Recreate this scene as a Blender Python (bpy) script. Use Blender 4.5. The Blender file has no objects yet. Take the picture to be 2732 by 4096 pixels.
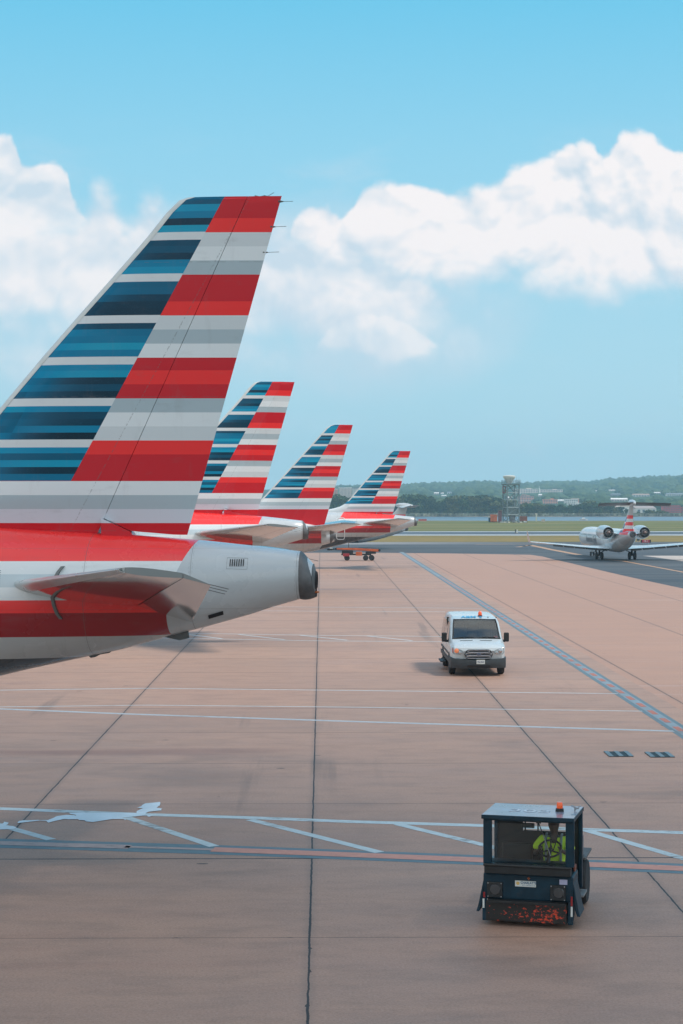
import bpy, bmesh, math, random
from math import radians, sin, cos, pi, atan2, sqrt, tan, exp, hypot
from mathutils import Vector, Matrix, noise as mnoise

random.seed(7)
SC = bpy.context.scene
COL = SC.collection

# ------------------------------------------------------------------ camera
FOC, HORIZON, VANISH, EYE = 7150.0, 2004.0, 1285.0, 6.4      # survey of the photograph (its own 2732 x 4096 pixels)
YAW = math.atan((1366 - VANISH) / FOC)
PITCH = math.atan((2048 - HORIZON) / FOC)
cam_d = bpy.data.cameras.new('camera')
cam = bpy.data.objects.new('camera', cam_d)
COL.objects.link(cam)
cam_d.sensor_fit = 'VERTICAL'
cam_d.sensor_height = 36.0
cam_d.lens = 36.0 * FOC / 4096.0
cam_d.clip_start = 0.3
cam_d.clip_end = 20000
cam.location = (0, 0, EYE)
cam.rotation_euler = (pi / 2 - PITCH, 0, -YAW)
SC.camera = cam
SC.render.resolution_x, SC.render.resolution_y = 683, 1024
SC.view_settings.view_transform = 'Standard'
SC.view_settings.look = 'None'
SC.view_settings.exposure = 0.5
SC.view_settings.gamma = 1.0
SC.cycles.max_bounces = 8
SC.cycles.transparent_max_bounces = 12
SC.cycles.volume_bounces = 1
SC.cycles.use_denoising = True

SUN_EL, SUN_AZ = 56.0, 102.0       # azimuth clockwise from +Y: high, from the right, nearly along the parked aircraft
SUN_STRENGTH, SUN_ANGLE = 2.1, 10.0
SKY_STRENGTH = 0.1

def _axes():
    f = Vector((sin(YAW) * cos(PITCH), cos(YAW) * cos(PITCH), -sin(PITCH)))
    r = Vector((cos(YAW), -sin(YAW), 0))
    return r, r.cross(f), f
_R, _U, _F = _axes()
def sight(x, y):
    return _F * FOC + _R * (x - 1366) - _U * (y - 2048)
def at(x, y, Y):
    """the point of the plane Y = const surveyed at photograph pixel (x, y)"""
    d = sight(x, y)
    return Vector((0, 0, EYE)) + d * (Y / d.y)
def ground(x, y, z=0.0):
    d = sight(x, y)
    return Vector((0, 0, EYE)) + d * ((z - EYE) / d.z)

# ------------------------------------------------------------------ node expressions
class Ex:
    def __init__(s, nt, k): s.nt, s.k = nt, k
    def _m(s, op, *a):
        n = s.nt.nodes.new('ShaderNodeMath'); n.operation = op
        for i, v in enumerate(a):
            if isinstance(v, Ex): s.nt.links.new(v.k, n.inputs[i])
            else: n.inputs[i].default_value = float(v)
        return Ex(s.nt, n.outputs[0])
    def __add__(s, o): return s._m('ADD', s, o)
    __radd__ = __add__
    def __sub__(s, o): return s._m('SUBTRACT', s, o)
    def __rsub__(s, o): return s._m('SUBTRACT', o, s)
    def __mul__(s, o): return s._m('MULTIPLY', s, o)
    __rmul__ = __mul__
    def __truediv__(s, o): return s._m('DIVIDE', s, o)
    def __neg__(s): return s._m('MULTIPLY', s, -1)
    def abs(s): return s._m('ABSOLUTE', s)
    def floor(s): return s._m('FLOOR', s)
    def frac(s): return s._m('FRACT', s)
    def min(s, o): return s._m('MINIMUM', s, o)
    def max(s, o): return s._m('MAXIMUM', s, o)
    def pow(s, o): return s._m('POWER', s, o)
    def gt(s, o): return s._m('GREATER_THAN', s, o)
    def lt(s, o): return s._m('LESS_THAN', s, o)
    def pingpong(s, o): return s._m('PINGPONG', s, o)
    def clamp(s):
        e = s._m('ADD', s, 0); e.k.node.use_clamp = True; return e
    def step(s, a, b, smooth=True):
        n = s.nt.nodes.new('ShaderNodeMapRange')
        n.interpolation_type = 'SMOOTHSTEP' if smooth else 'LINEAR'
        s.nt.links.new(s.k, n.inputs['Value'])
        for i, v in (('From Min', a), ('From Max', b)):
            if isinstance(v, Ex): s.nt.links.new(v.k, n.inputs[i])
            else: n.inputs[i].default_value = v
        return Ex(s.nt, n.outputs['Result'])

class Nodes:
    def __init__(s, nt): s.nt = nt
    def new(s, t, **kw):
        n = s.nt.nodes.new(t)
        for k, v in kw.items(): setattr(n, k, v)
        return n
    def link(s, a, b): s.nt.links.new(a.k if isinstance(a, Ex) else a, b)
    def set(s, n, name, v):
        i = n.inputs[name]
        if isinstance(v, Ex): s.nt.links.new(v.k, i)
        elif hasattr(v, 'is_output'): s.nt.links.new(v, i)
        else: i.default_value = v
    def coord(s, kind='Object'):
        return s.new('ShaderNodeTexCoord').outputs[kind]
    def xyz(s, sock):
        n = s.new('ShaderNodeSeparateXYZ'); s.link(sock, n.inputs[0])
        return [Ex(s.nt, o) for o in n.outputs]
    def vec(s, x, y, z):
        n = s.new('ShaderNodeCombineXYZ')
        for i, v in enumerate((x, y, z)):
            if isinstance(v, Ex): s.link(v, n.inputs[i])
            else: n.inputs[i].default_value = v
        return n.outputs[0]
    def mapv(s, sock, scale=(1, 1, 1), loc=(0, 0, 0), rot=(0, 0, 0)):
        n = s.new('ShaderNodeMapping'); s.link(sock, n.inputs[0])
        n.inputs['Location'].default_value = loc; n.inputs['Rotation'].default_value = rot; n.inputs['Scale'].default_value = scale
        return n.outputs[0]
    def noise(s, sock, scale, detail=4, rough=.5, dist=0, color=False, lac=2.0):
        n = s.new('ShaderNodeTexNoise'); s.link(sock, n.inputs['Vector'])
        n.inputs['Scale'].default_value = scale; n.inputs['Detail'].default_value = detail
        n.inputs['Roughness'].default_value = rough; n.inputs['Distortion'].default_value = dist; n.inputs['Lacunarity'].default_value = lac
        return n.outputs['Color'] if color else Ex(s.nt, n.outputs[0])
    def voro(s, sock, scale, feature='F1', smooth=None):
        n = s.new('ShaderNodeTexVoronoi', feature=feature); s.link(sock, n.inputs['Vector'])
        n.inputs['Scale'].default_value = scale
        if smooth is not None: n.inputs['Smoothness'].default_value = smooth
        return Ex(s.nt, n.outputs['Distance'])
    def white(s, v, w=0.0):
        n = s.new('ShaderNodeTexWhiteNoise', noise_dimensions='2D')
        s.link(s.vec(v, w, 0), n.inputs['Vector'])
        return Ex(s.nt, n.outputs['Value'])
    def ramp(s, fac, stops, interp='CONSTANT'):
        n = s.new('ShaderNodeValToRGB'); s.link(fac, n.inputs[0])
        cr = n.color_ramp; cr.interpolation = interp
        while len(cr.elements) < len(stops): cr.elements.new(0.5)
        for e, (p, c) in zip(cr.elements, stops):
            e.position = p; e.color = (*c, 1)
        return n.outputs[0]
    def curve(s, v, pts, lo, hi):
        """piecewise curve: pts in real units, v in [lo, hi]"""
        n = s.new('ShaderNodeFloatCurve')
        s.link((v - lo) * (1.0 / (hi - lo)), n.inputs['Value'])
        c = n.mapping.curves[0]
        ps = [((x - lo) / (hi - lo), y) for x, y in pts]
        while len(c.points) < len(ps): c.points.new(.5, .5)
        for p, (x, y) in zip(c.points, ps): p.location = (x, y)
        n.mapping.update()
        return Ex(s.nt, n.outputs[0])
    def mix(s, f, a, b, blend='MIX'):
        n = s.new('ShaderNodeMix', data_type='RGBA', blend_type=blend, clamp_factor=True)
        for i, v in ((0, f), (6, a), (7, b)):
            if isinstance(v, Ex): s.link(v, n.inputs[i])
            elif hasattr(v, 'is_output'): s.link(v, n.inputs[i])
            elif i == 0: n.inputs[i].default_value = v
            else: n.inputs[i].default_value = (*v, 1)
        return n.outputs[2]
    def bump(s, h, strength=.2, dist=.02):
        n = s.new('ShaderNodeBump'); s.link(h, n.inputs['Height'])
        n.inputs['Strength'].default_value = strength; n.inputs['Distance'].default_value = dist
        return n.outputs[0]

def new_mat(name):
    m = bpy.data.materials.new(name); m.use_nodes = True
    nt = m.node_tree; nt.nodes.clear()
    N = Nodes(nt)
    b = N.new('ShaderNodeBsdfPrincipled'); o = N.new('ShaderNodeOutputMaterial')
    nt.links.new(b.outputs[0], o.inputs[0])
    return m, N, b

def paint(name, col, rough=.4, metal=0.0, coat=0.0, var=.12, scale=3.0, spec=.5, emit=None, dirt=0.0):
    m, N, b = new_mat(name)
    c = N.coord()
    n = N.noise(c, scale, 5, .6)
    k = n.step(.3, .7)
    lo = tuple(v * (1 - var) for v in col); hi = tuple(min(1, v * (1 + var)) for v in col)
    out = N.mix(k, lo, hi)
    if dirt:
        d = N.noise(c, scale * 2.3, 6, .7).step(.5, .72)
        out = N.mix(d * dirt, out, (.05, .043, .038))
    N.set(b, 'Base Color', out)
    N.set(b, 'Roughness', (n - .5) * .2 + rough)
    b.inputs['Metallic'].default_value = metal
    b.inputs['Coat Weight'].default_value = coat
    b.inputs['Coat Roughness'].default_value = .06
    b.inputs['Specular IOR Level'].default_value = spec
    if emit:
        b.inputs['Emission Color'].default_value = (*emit[0], 1); b.inputs['Emission Strength'].default_value = emit[1]
    return m

def glass(name, tint, rough=.02, refl=.04):
    m = bpy.data.materials.new(name); m.use_nodes = True
    nt = m.node_tree; nt.nodes.clear(); N = Nodes(nt)
    t = N.new('ShaderNodeBsdfTransparent'); t.inputs[0].default_value = (*tint, 1)
    g = N.new('ShaderNodeBsdfGlossy'); g.inputs['Roughness'].default_value = rough
    g.inputs['Color'].default_value = (.9, .95, .95, 1)
    f = N.new('ShaderNodeFresnel'); f.inputs[0].default_value = 1.5
    fe = Ex(nt, f.outputs[0]) * .9 + refl
    mx = N.new('ShaderNodeMixShader'); o = N.new('ShaderNodeOutputMaterial')
    N.link(fe, mx.inputs[0]); nt.links.new(t.outputs[0], mx.inputs[1]); nt.links.new(g.outputs[0], mx.inputs[2])
    nt.links.new(mx.outputs[0], o.inputs[0])
    return m

# ------------------------------------------------------------------ world: daylight sky with cumulus
def make_world():
    w = bpy.data.worlds.new('World'); SC.world = w; w.use_nodes = True
    nt = w.node_tree; nt.nodes.clear(); N = Nodes(nt)
    out = N.new('ShaderNodeOutputWorld'); bg = N.new('ShaderNodeBackground')
    sky = N.new('ShaderNodeTexSky', sky_type='NISHITA')
    sky.sun_disc = False; sky.sun_elevation = radians(SUN_EL); sky.sun_rotation = radians(SUN_AZ)
    sky.air_density = 1.0; sky.dust_density = 1.5; sky.ozone_density = 2.0
    d = N.coord('Generated')
    dx, dy, dz = N.xyz(d)
    dyc = dy.max(.08)
    u = dx / dyc; v = dz / dyc                       # tangent of bearing and of height, seen from the airport
    px = lambda x: (x * 1.7423 - VANISH) / FOC       # survey of the cloud outlines
    py = lambda y: (HORIZON - y * 1.7423) / FOC
    def billow(p):
        """cauliflower relief: rounded cells at four sizes, 0..1"""
        w = N.noise(p, 9, 3, .5, color=True)
        q = N.new('ShaderNodeVectorMath', operation='MULTIPLY_ADD'); N.link(w, q.inputs[0]); q.inputs[1].default_value = (.05, .05, .05); N.link(p, q.inputs[2])
        q = q.outputs[0]; tot = None
        for sc, am in ((13, .50), (29, .27), (64, .15), (140, .08)):
            v_ = (1 - N.voro(N.mapv(q, (1, 1.15, 1), (sc * .1, sc * .07, 0)), sc, 'F1') * 1.25) * am
            tot = v_ if tot is None else tot + v_
        return tot
    P0 = N.vec(u, v, 0)
    P1 = N.vec(u + .0045, v + .0085, 0)              # a step towards the light
    h0, h1 = billow(P0), billow(P1)
    wob = N.noise(P0, 11, 6, .6, .2)
    puff = (h0 - .38) * .026 + (wob - .48) * .024
    lo, hi = px(-700), px(2300)
    C = lambda pts: N.curve(u, [(px(a), py(b)) for a, b in pts], lo, hi)
    def layer(top, bot, soft_t, soft_b, k=1.0, kb=.07):
        t = C(top) + puff * k; b = C(bot)
        a = (t - v).step(0.0, soft_t)
        e = (v - b + (wob - .5) * kb + (h0 - .45) * .03).step(0.0, soft_b)
        return a * e, t - v
    # the bank on the right, the bank on the left, the grey body between them, the low lobe in the middle
    A, At = layer([(-700, 900), (600, 640), (690, 482), (745, 465), (800, 470), (835, 420), (880, 402), (940, 405), (1000, 412), (1060, 415), (1120, 412),
                   (1165, 385), (1230, 360), (1300, 326), (1350, 326), (1388, 352), (1430, 302), (1490, 300), (1568, 335), (1800, 250), (2300, 400)],
                  [(-700, 600), (560, 640), (700, 660), (850, 700), (960, 745), (1080, 750), (1250, 735), (1568, 725), (2300, 710)], .0065, .030)
    B, Bt = layer([(-700, 200), (-150, 250), (-10, 292), (30, 318), (55, 372), (110, 392), (150, 402), (175, 455), (260, 500), (400, 560), (700, 700), (900, 900), (2300, 1100)],
                  [(-700, 830), (0, 690), (150, 690), (300, 700), (700, 800), (2300, 900)], .006, .05)
    D, Dt = layer([(-700, 300), (0, 470), (170, 470), (240, 400), (290, 440), (340, 402), (390, 440), (480, 462), (640, 470), (760, 500), (880, 540), (980, 590), (1080, 650), (1200, 720), (1320, 800), (2300, 1200)],
                  [(-700, 850), (0, 850), (300, 880), (600, 910), (800, 895), (1000, 860), (1200, 800), (2300, 900)], .020, .045, 1.2)
    Cc, Ct = layer([(-700, 1100), (300, 900), (640, 830), (720, 775), (790, 726), (870, 716), (930, 732), (1000, 765), (1036, 800), (1070, 880), (2300, 1100)],
                   [(-700, 1000), (600, 830), (740, 850), (850, 868), (960, 860), (1040, 850), (2300, 900)], .008, .016, .8, .04)
    veil = N.noise(N.mapv(P0, (1, 2.6, 1), (7, 3, 0)), 8, 6, .6).step(.46, .74) * v.step(.03, .09) * (py(330) - v).step(-.02, .03)
    def pool(cx, cy, rx, ry):
        a = (u - px(cx)) * (FOC / 1.7423 / rx); b = (v - py(cy)) * (FOC / 1.7423 / ry)
        return (1 - (a * a + b * b)).step(0.0, .75)
    haze_bank = pool(780, 690, 520, 270).max(pool(120, 690, 420, 260)) * ((wob - .5) * 2.2 + (h0 - .4) * .9 + .72).clamp() * .85
    gap = u.step(px(950), px(1250)) * (py(660) - v).step(-.01, .02)
    veil = veil * (1 - gap * .8)
    low = N.noise(N.mapv(P0, (1, 2.0, 1), (1, 9, 0)), 15, 6, .6).step(.48, .72) * v.step(0.0, .02) * v.step(.06, .015) * .6
    front = dy.step(.25, .45)
    gen = N.noise(N.mapv(d, (1, 1, 2.0), (2.3, 1.1, .4)), 2.2, 7, .62, .2).step(.40, .55) * dz.step(.0, .2)
    densF = A.max(B * .94).max(D * .95).max(Cc * .85).max(veil * .5).max(low).max(haze_bank)
    dens = densF * front + gen * (1 - front) * .85
    # light and shade: sunward flanks of the billows white, hollows and bases blue grey
    relief = (h0 - h1) * 3.4
    soft = N.noise(P0, 6, 4, .55).step(.36, .64)
    edge = lambda t: t.step(.075, .0)
    lit_A = A * (.50 + edge(At) * .35 + (u - px(900)).step(-.03, .07) * .22 - (py(640) - v).step(-.012, .02) * .35)
    lit_B = B * (.42 + edge(Bt) * .35)
    lit_C = Cc * (.34 + edge(Ct) * .30)
    lit = lit_A.max(lit_B).max(lit_C).max(D * (soft * .22 + .34)).max(haze_bank * .30)
    lit = (lit + relief * (.35 + lit * .9) + (soft - .5) * .30).clamp()
    cc = N.mix(lit, (4.6, 5.35, 6.0), (7.15, 6.75, 6.7))
    cc = N.mix(front, (9.2, 8.8, 8.4), cc)
    # clear sky: the Nishita sky, with the cool cyan of a humid day
    skyc = N.mix(1.0, sky.outputs[0], (1.0, 1.0, 1.0), 'MULTIPLY')
    grad = N.ramp(dz.clamp(), [(0.0, (3.6, 5.5, 6.2)), (.10, (2.85, 5.15, 6.2)), (.19, (2.05, 4.8, 6.25)), (.27, (1.05, 4.25, 6.15)), (.5, (.7, 3.4, 6.0)), (1.0, (.4, 2.2, 4.8))], 'LINEAR')
    skyc = N.mix(.92, skyc, grad)
    col = N.mix(dens, skyc, cc)
    nt.links.new(col, bg.inputs[0]); bg.inputs[1].default_value = SKY_STRENGTH
    nt.links.new(bg.outputs[0], out.inputs[0])
    w.cycles.sampling_method = 'MANUAL'; w.cycles.sample_map_resolution = 512
make_world()

sun_d = bpy.data.lights.new('sun', 'SUN'); sun_d.energy = SUN_STRENGTH; sun_d.angle = radians(SUN_ANGLE); sun_d.color = (1.0, .95, .88)
sun = bpy.data.objects.new('sun', sun_d); COL.objects.link(sun)
_sd = Vector((sin(radians(SUN_AZ)) * cos(radians(SUN_EL)), cos(radians(SUN_AZ)) * cos(radians(SUN_EL)), sin(radians(SUN_EL))))
sun.rotation_euler = _sd.to_track_quat('Z', 'Y').to_euler()
sun.location = _sd * 50

# ------------------------------------------------------------------ mesh helpers
class MB:
    def __init__(s): s.v, s.f, s.m = [], [], []
    def add(s, vs, fs, m=0):
        o = len(s.v); s.v += [tuple(v) for v in vs]
        s.f += [tuple(i + o for i in f) for f in fs]; s.m += [m] * len(fs)
        return s
    def box(s, c, d, m=0, rot=None):
        hx, hy, hz = d[0] / 2, d[1] / 2, d[2] / 2
        vs = [Vector((x, y, z)) for z in (-hz, hz) for x, y in ((-hx, -hy), (hx, -hy), (hx, hy), (-hx, hy))]
        if rot is not None: vs = [rot @ v for v in vs]
        c = Vector(c)
        return s.add([v + c for v in vs], [(3, 2, 1, 0), (4, 5, 6, 7), (0, 1, 5, 4), (1, 2, 6, 5), (2, 3, 7, 6), (3, 0, 4, 7)], m)
    def loft(s, rings, caps=(True, True), m=0, closed=True):
        n = len(rings[0]); o = len(s.v)
        for r in rings: s.v += [tuple(p) for p in r]
        for i in range(len(rings) - 1):
            for j in range(n if closed else n - 1):
                k = (j + 1) % n
                s.f.append((o + i * n + j, o + i * n + k, o + (i + 1) * n + k, o + (i + 1) * n + j)); s.m.append(m)
        if closed and caps[0]: s.f.append(tuple(o + j for j in range(n))[::-1]); s.m.append(m)
        if closed and caps[1]: s.f.append(tuple(o + (len(rings) - 1) * n + j for j in range(n))); s.m.append(m)
        return s
    def tube(s, pts, r, n=8, m=0, caps=True):
        pts = [Vector(p) for p in pts]; rings = []
        for i, p in enumerate(pts):
            t = (pts[min(i + 1, len(pts) - 1)] - pts[max(i - 1, 0)]).normalized()
            a = Vector((0, 0, 1)) if abs(t.z) < .9 else Vector((1, 0, 0))
            x = t.cross(a).normalized(); y = x.cross(t)
            rr = r[i] if isinstance(r, (list, tuple)) else r
            rings.append([p + (x * cos(2 * pi * k / n) + y * sin(2 * pi * k / n)) * rr for k in range(n)])
        return s.loft(rings, (caps, caps), m)
    def lathe(s, prof, origin=(0, 0, 0), axis=(0, 0, 1), n=24, m=0, caps=(True, True)):
        a = Vector(axis).normalized(); b = Vector((0, 0, 1)) if abs(a.z) < .9 else Vector((1, 0, 0))
        x = a.cross(b).normalized(); y = a.cross(x); o = Vector(origin)
        return s.loft([[o + a * h + (x * cos(2 * pi * k / n) + y * sin(2 * pi * k / n)) * r for k in range(n)] for r, h in prof], caps, m)
    def prism(s, poly, fn, a, b, m=0):
        """poly of 2-D points, fn(p, h) -> 3-D point; from h=a to h=b"""
        return s.loft([[fn(p, a) for p in poly], [fn(p, b) for p in poly]], (True, True), m)
    def sheet(s, pts, m=0): return s.add(pts, [tuple(range(len(pts)))], m)
    def build(s, name, mats, parent=None, smooth=None, bevel=0.0, segs=2):
        me = bpy.data.meshes.new(name); me.from_pydata(s.v, [], s.f)
        for mt in (mats if isinstance(mats, (list, tuple)) else [mats]): me.materials.append(mt)
        me.polygons.foreach_set('material_index', s.m)
        bm = bmesh.new(); bm.from_mesh(me); bmesh.ops.recalc_face_normals(bm, faces=bm.faces); bm.to_mesh(me); bm.free()
        if smooth is not None:
            me.shade_smooth(); me.set_sharp_from_angle(angle=radians(smooth))
        o = bpy.data.objects.new(name, me); COL.objects.link(o)
        if parent: o.parent = parent
        if bevel:
            md = o.modifiers.new('bevel', 'BEVEL'); md.width = bevel; md.segments = segs; md.limit_method = 'ANGLE'; md.angle_limit = radians(35)
        return o

def tag(o, label, cat, group=None):
    o['label'] = label; o['category'] = cat
    if group: o['group'] = group
    return o
def thing(name, label, cat, loc=(0, 0, 0), rz=0.0, group=None):
    o = bpy.data.objects.new(name, None); COL.objects.link(o)
    o.empty_display_size = .3; o.location = loc; o.rotation_euler = (0, 0, rz)
    return tag(o, label, cat, group)
def setting(o, kind='structure'):
    o['kind'] = kind; return o
def kids(o): return [c for c in bpy.data.objects if c.parent == o]
def copy_tree(o, parent=None):
    c = o.copy(); COL.objects.link(c)
    if parent: c.parent = parent
    for k in kids(o): copy_tree(k, c)
    return c
def text(body, size, name, mat, parent, loc, rot, extrude=.002, align='CENTER', sx=1.0, bold=False):
    cu = bpy.data.curves.new(name, 'FONT'); cu.body = body; cu.size = size; cu.extrude = extrude; cu.align_x = align; cu.align_y = 'CENTER'
    if bold: cu.offset = size * .018
    t = bpy.data.objects.new('tmp', cu); COL.objects.link(t)
    dg = bpy.context.evaluated_depsgraph_get(); dg.update()
    me = bpy.data.meshes.new_from_object(t.evaluated_get(dg)); me.materials.clear(); me.materials.append(mat); me.name = name
    bpy.data.objects.remove(t)
    for v in me.vertices: v.co.x *= sx
    o = bpy.data.objects.new(name, me); COL.objects.link(o); o.parent = parent; o.location = loc; o.rotation_euler = rot
    return o
def lerp(a, b, t): return a + (b - a) * t
def table(tb, x):
    """piecewise linear look-up in [(x, y...), ...] sorted by x"""
    if x <= tb[0][0]: return tb[0][1:]
    for p, q in zip(tb, tb[1:]):
        if x <= q[0]:
            t = (x - p[0]) / (q[0] - p[0]); return tuple(lerp(a, b, t) for a, b in zip(p[1:], q[1:]))
    return tb[-1][1:]
# ------------------------------------------------------------------ ground
SLAB, JX, JY = 5.80, -.17, 26.17       # concrete slab size and where its joints run

def mat_apron():
    m, N, b = new_mat('apron_concrete')
    c = N.coord(); x, y, z = N.xyz(c)
    big = N.noise(N.mapv(c, (.05, .09, 1)), 1.0, 5, .55, .4)
    mid = N.noise(N.mapv(c, (.22, .7, 1), (4, 2, 0)), 1.0, 6, .62, .6)
    streak = N.noise(N.mapv(c, (.06, 1.4, 1), (1, 9, 0)), 1.0, 5, .6)
    grit = N.noise(c, 28, 3, .7)
    agg = N.noise(c, 95, 2, .6)
    base = N.mix(big.step(.35, .65), (.44, .252, .175), (.385, .233, .170))
    base = N.mix(mid.step(.35, .75) * .8, base, (.47, .28, .197))
    base = N.mix(streak.step(.52, .75) * .55, base, (.40, .215, .155))
    # rubber and oil worn into the stand
    oil = N.noise(N.mapv(c, (.11, .22, 1), (8, 3, 0)), 1.0, 6, .6, 1.0).step(.53, .72) * y.step(62, 40)
    base = N.mix(oil * .4, base, (.12, .095, .082))
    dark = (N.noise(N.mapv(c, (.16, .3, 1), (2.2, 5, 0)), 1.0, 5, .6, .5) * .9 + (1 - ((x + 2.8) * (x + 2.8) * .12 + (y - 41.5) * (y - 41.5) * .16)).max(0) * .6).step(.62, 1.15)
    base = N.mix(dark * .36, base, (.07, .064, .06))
    tone = N.white(((x - JX) / SLAB).floor(), ((y - JY) / SLAB).floor())
    base = N.mix((tone - .5).abs() * .34, base, N.mix(tone.gt(.5), (.19, .135, .11), (.42, .27, .20)))
    base = N.mix(N.noise(N.mapv(c, (.7, 1.6, 1), (3, 3, 0)), 1.0, 7, .7).step(.42, .7) * .35, base, (.20, .125, .095))
    skid = N.noise(N.mapv(c, (.9, .03, 1), (9, 2, 0), (0, 0, .5)), 1.0, 5, .6).step(.60, .72) * N.noise(c, .09, 3).step(.45, .6)
    base = N.mix(skid * .4, base, (.085, .07, .062))
    band = (1 - ((y - 45.6) * (y - 45.6) * 1.6)).max(0) * N.noise(N.mapv(c, (.15, .5, 1), (5, 5, 0)), 1.0, 4).step(.4, .6) * x.step(4, -6)
    base = N.mix(band * .5, base, (.20, .085, .065))
    # newer, pinker slabs east of the boundary marking
    wb = (N.noise(c, .8, 3) - .5) * .05
    east = (x + wb).gt(JX + 2 * SLAB - .42)
    pink = N.mix(mid.step(.3, .7), (.40, .214, .142), (.45, .250, .170))
    pink = N.mix(streak.step(.55, .75) * .5, pink, (.52, .36, .31))
    base = N.mix(east, base, pink)
    # speckle
    base = N.mix((grit - .5).max(0) * 1.5, base, (.50, .40, .34))
    base = N.mix((.5 - grit).max(0) * 1.7, base, (.12, .085, .07))
    g2 = N.noise(c, 11, 4, .75)
    base = N.mix((g2 - .52).max(0) * 1.2, base, (.16, .11, .09))
    base = N.mix(agg.step(.60, .72) * .32, base, (.42, .37, .34))
    base = N.mix(N.noise(c, 60, 2, .5).step(.66, .75) * .35, base, (.06, .055, .05))
    # joints: long ones wide, chipped and filled with black sealant, cross ones thin
    wob = (N.noise(N.mapv(c, (1, .8, 1)), 2.6, 5, .7) - .5) * .05
    chip = N.noise(c, 3.1, 3, .6).step(.62, .8) * .035
    fx = ((x - JX + wob) / SLAB); dx = (fx - (fx + .5).floor()).abs() * SLAB
    fy = ((y - JY + wob * .5) / SLAB); dy = (fy - (fy + .5).floor()).abs() * SLAB
    wx = N.noise(N.mapv(c, (0, .35, 1)), 1.0, 4) * .018 + .010
    jx = (wx + chip - dx).step(0.0, .006)
    near = (y - 32).abs().lt(1.2)
    jy = (near * .018 + .013 + (y - 20).max(0) * .0004 + chip * .6 - dy).step(0.0, .008) * (N.noise(N.mapv(c, (.5, .1, 1)), 1.3, 3).step(.3, .5) * .35 + .55 + near * .3)
    joint = jx.max(jy * (1 - east))
    fleck = N.voro(N.mapv(c, (.42, .9, 1)), 1.0).lt(.045) * N.noise(c, 1.1, 2).gt(.5)
    base = N.mix(fleck * .8, base, (.03, .028, .027))
    halo = (.16 - dx).step(0, .16) * .22
    base = N.mix(halo, base, (.11, .10, .092))
    base = N.mix(joint * .93, base, (.018, .017, .016))
    N.set(b, 'Base Color', base)
    N.set(b, 'Roughness', (mid - .5) * .25 + .62)
    N.set(b, 'Normal', N.bump(grit * .6 + agg * .3 - joint * 1.5, .25, .006))
    b.inputs['Specular IOR Level'].default_value = .38
    return m

def mat_asphalt():
    m, N, b = new_mat('taxiway_asphalt')
    c = N.coord(); x, y, z = N.xyz(c)
    n = N.noise(N.mapv(c, (.03, .12, 1)), 1.0, 5, .6, .5); g = N.noise(c, 12, 4, .7)
    st = N.noise(N.mapv(c, (.015, .35, 1), (3, 1, 0)), 1.0, 4)
    col = N.mix(n.step(.35, .65), (.052, .060, .068), (.085, .092, .098))
    col = N.mix(st.step(.5, .7) * .6, col, (.125, .128, .130))
    col = N.mix((g - .5).abs(), col, (.12, .12, .12))
    sh = (y + (n - .5) * 3).step(261, 266) * x.step(40, -5)
    col = N.mix(sh * .75, col, (.36, .33, .31))
    N.set(b, 'Base Color', col); N.set(b, 'Roughness', (n - .5) * .2 + .75)
    b.inputs['Specular IOR Level'].default_value = .3
    return m

def mat_grass():
    m, N, b = new_mat('airfield_grass')
    c = N.coord(); x, y, z = N.xyz(c)
    n = N.noise(N.mapv(c, (.012, .05, 1)), 1.0, 6, .62, .6); f = N.noise(N.mapv(c, (.25, .9, 1)), 1.0, 5, .7)
    g = N.mix(n.step(.38, .62), (.115, .135, .048), (.195, .178, .075))
    dry = N.mix(f.step(.35, .65), (.30, .205, .075), (.20, .165, .065))
    col = N.mix((y + (n - .5) * 30).step(345, 320), g, dry)
    mow = N.noise(N.mapv(c, (.004, .11, 1), (2, 7, 0)), 1.0, 3).step(.52, .62)
    col = N.mix(mow * .4, col, (.075, .085, .035))
    col = N.mix((y + (f - .5) * 8).step(555, 580) * .6, col, (.215, .160, .085))
    col = N.mix((f - .5).abs() * .9, col, (.05, .06, .022))
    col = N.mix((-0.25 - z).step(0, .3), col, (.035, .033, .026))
    N.set(b, 'Base Color', col); b.inputs['Roughness'].default_value = .95
    b.inputs['Specular IOR Level'].default_value = .1
    return m

def mat_water():
    m, N, b = new_mat('river_water')
    c = N.coord()
    w = N.noise(N.mapv(c, (.06, .25, 1)), 1.0, 5, .6)
    N.set(b, 'Base Color', N.mix(w.step(.4, .6), (.055, .085, .12), (.085, .12, .155)))
    b.inputs['Roughness'].default_value = .32
    N.set(b, 'Normal', N.bump(w, .25, 1.0))
    return m

def line_paint(name, col, wear=.45, scale=1.0, rough=.6):
    """road paint worn down to the concrete"""
    m, N, b = new_mat(name)
    c = N.coord()
    a = N.noise(N.mapv(c, (1.1, 3.2, 1)), 2.4 * scale, 6, .72, .3); d = N.noise(c, .35, 4)
    k = (a + (d - .5) * .6).step(.54, .70) * wear
    n2 = N.noise(c, 5, 4, .6)
    v = N.mix(n2.step(.3, .7), tuple(q * .86 for q in col), col)
    N.set(b, 'Base Color', N.mix(k, v, (.17, .14, .125))); b.inputs['Roughness'].default_value = rough
    return m

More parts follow.
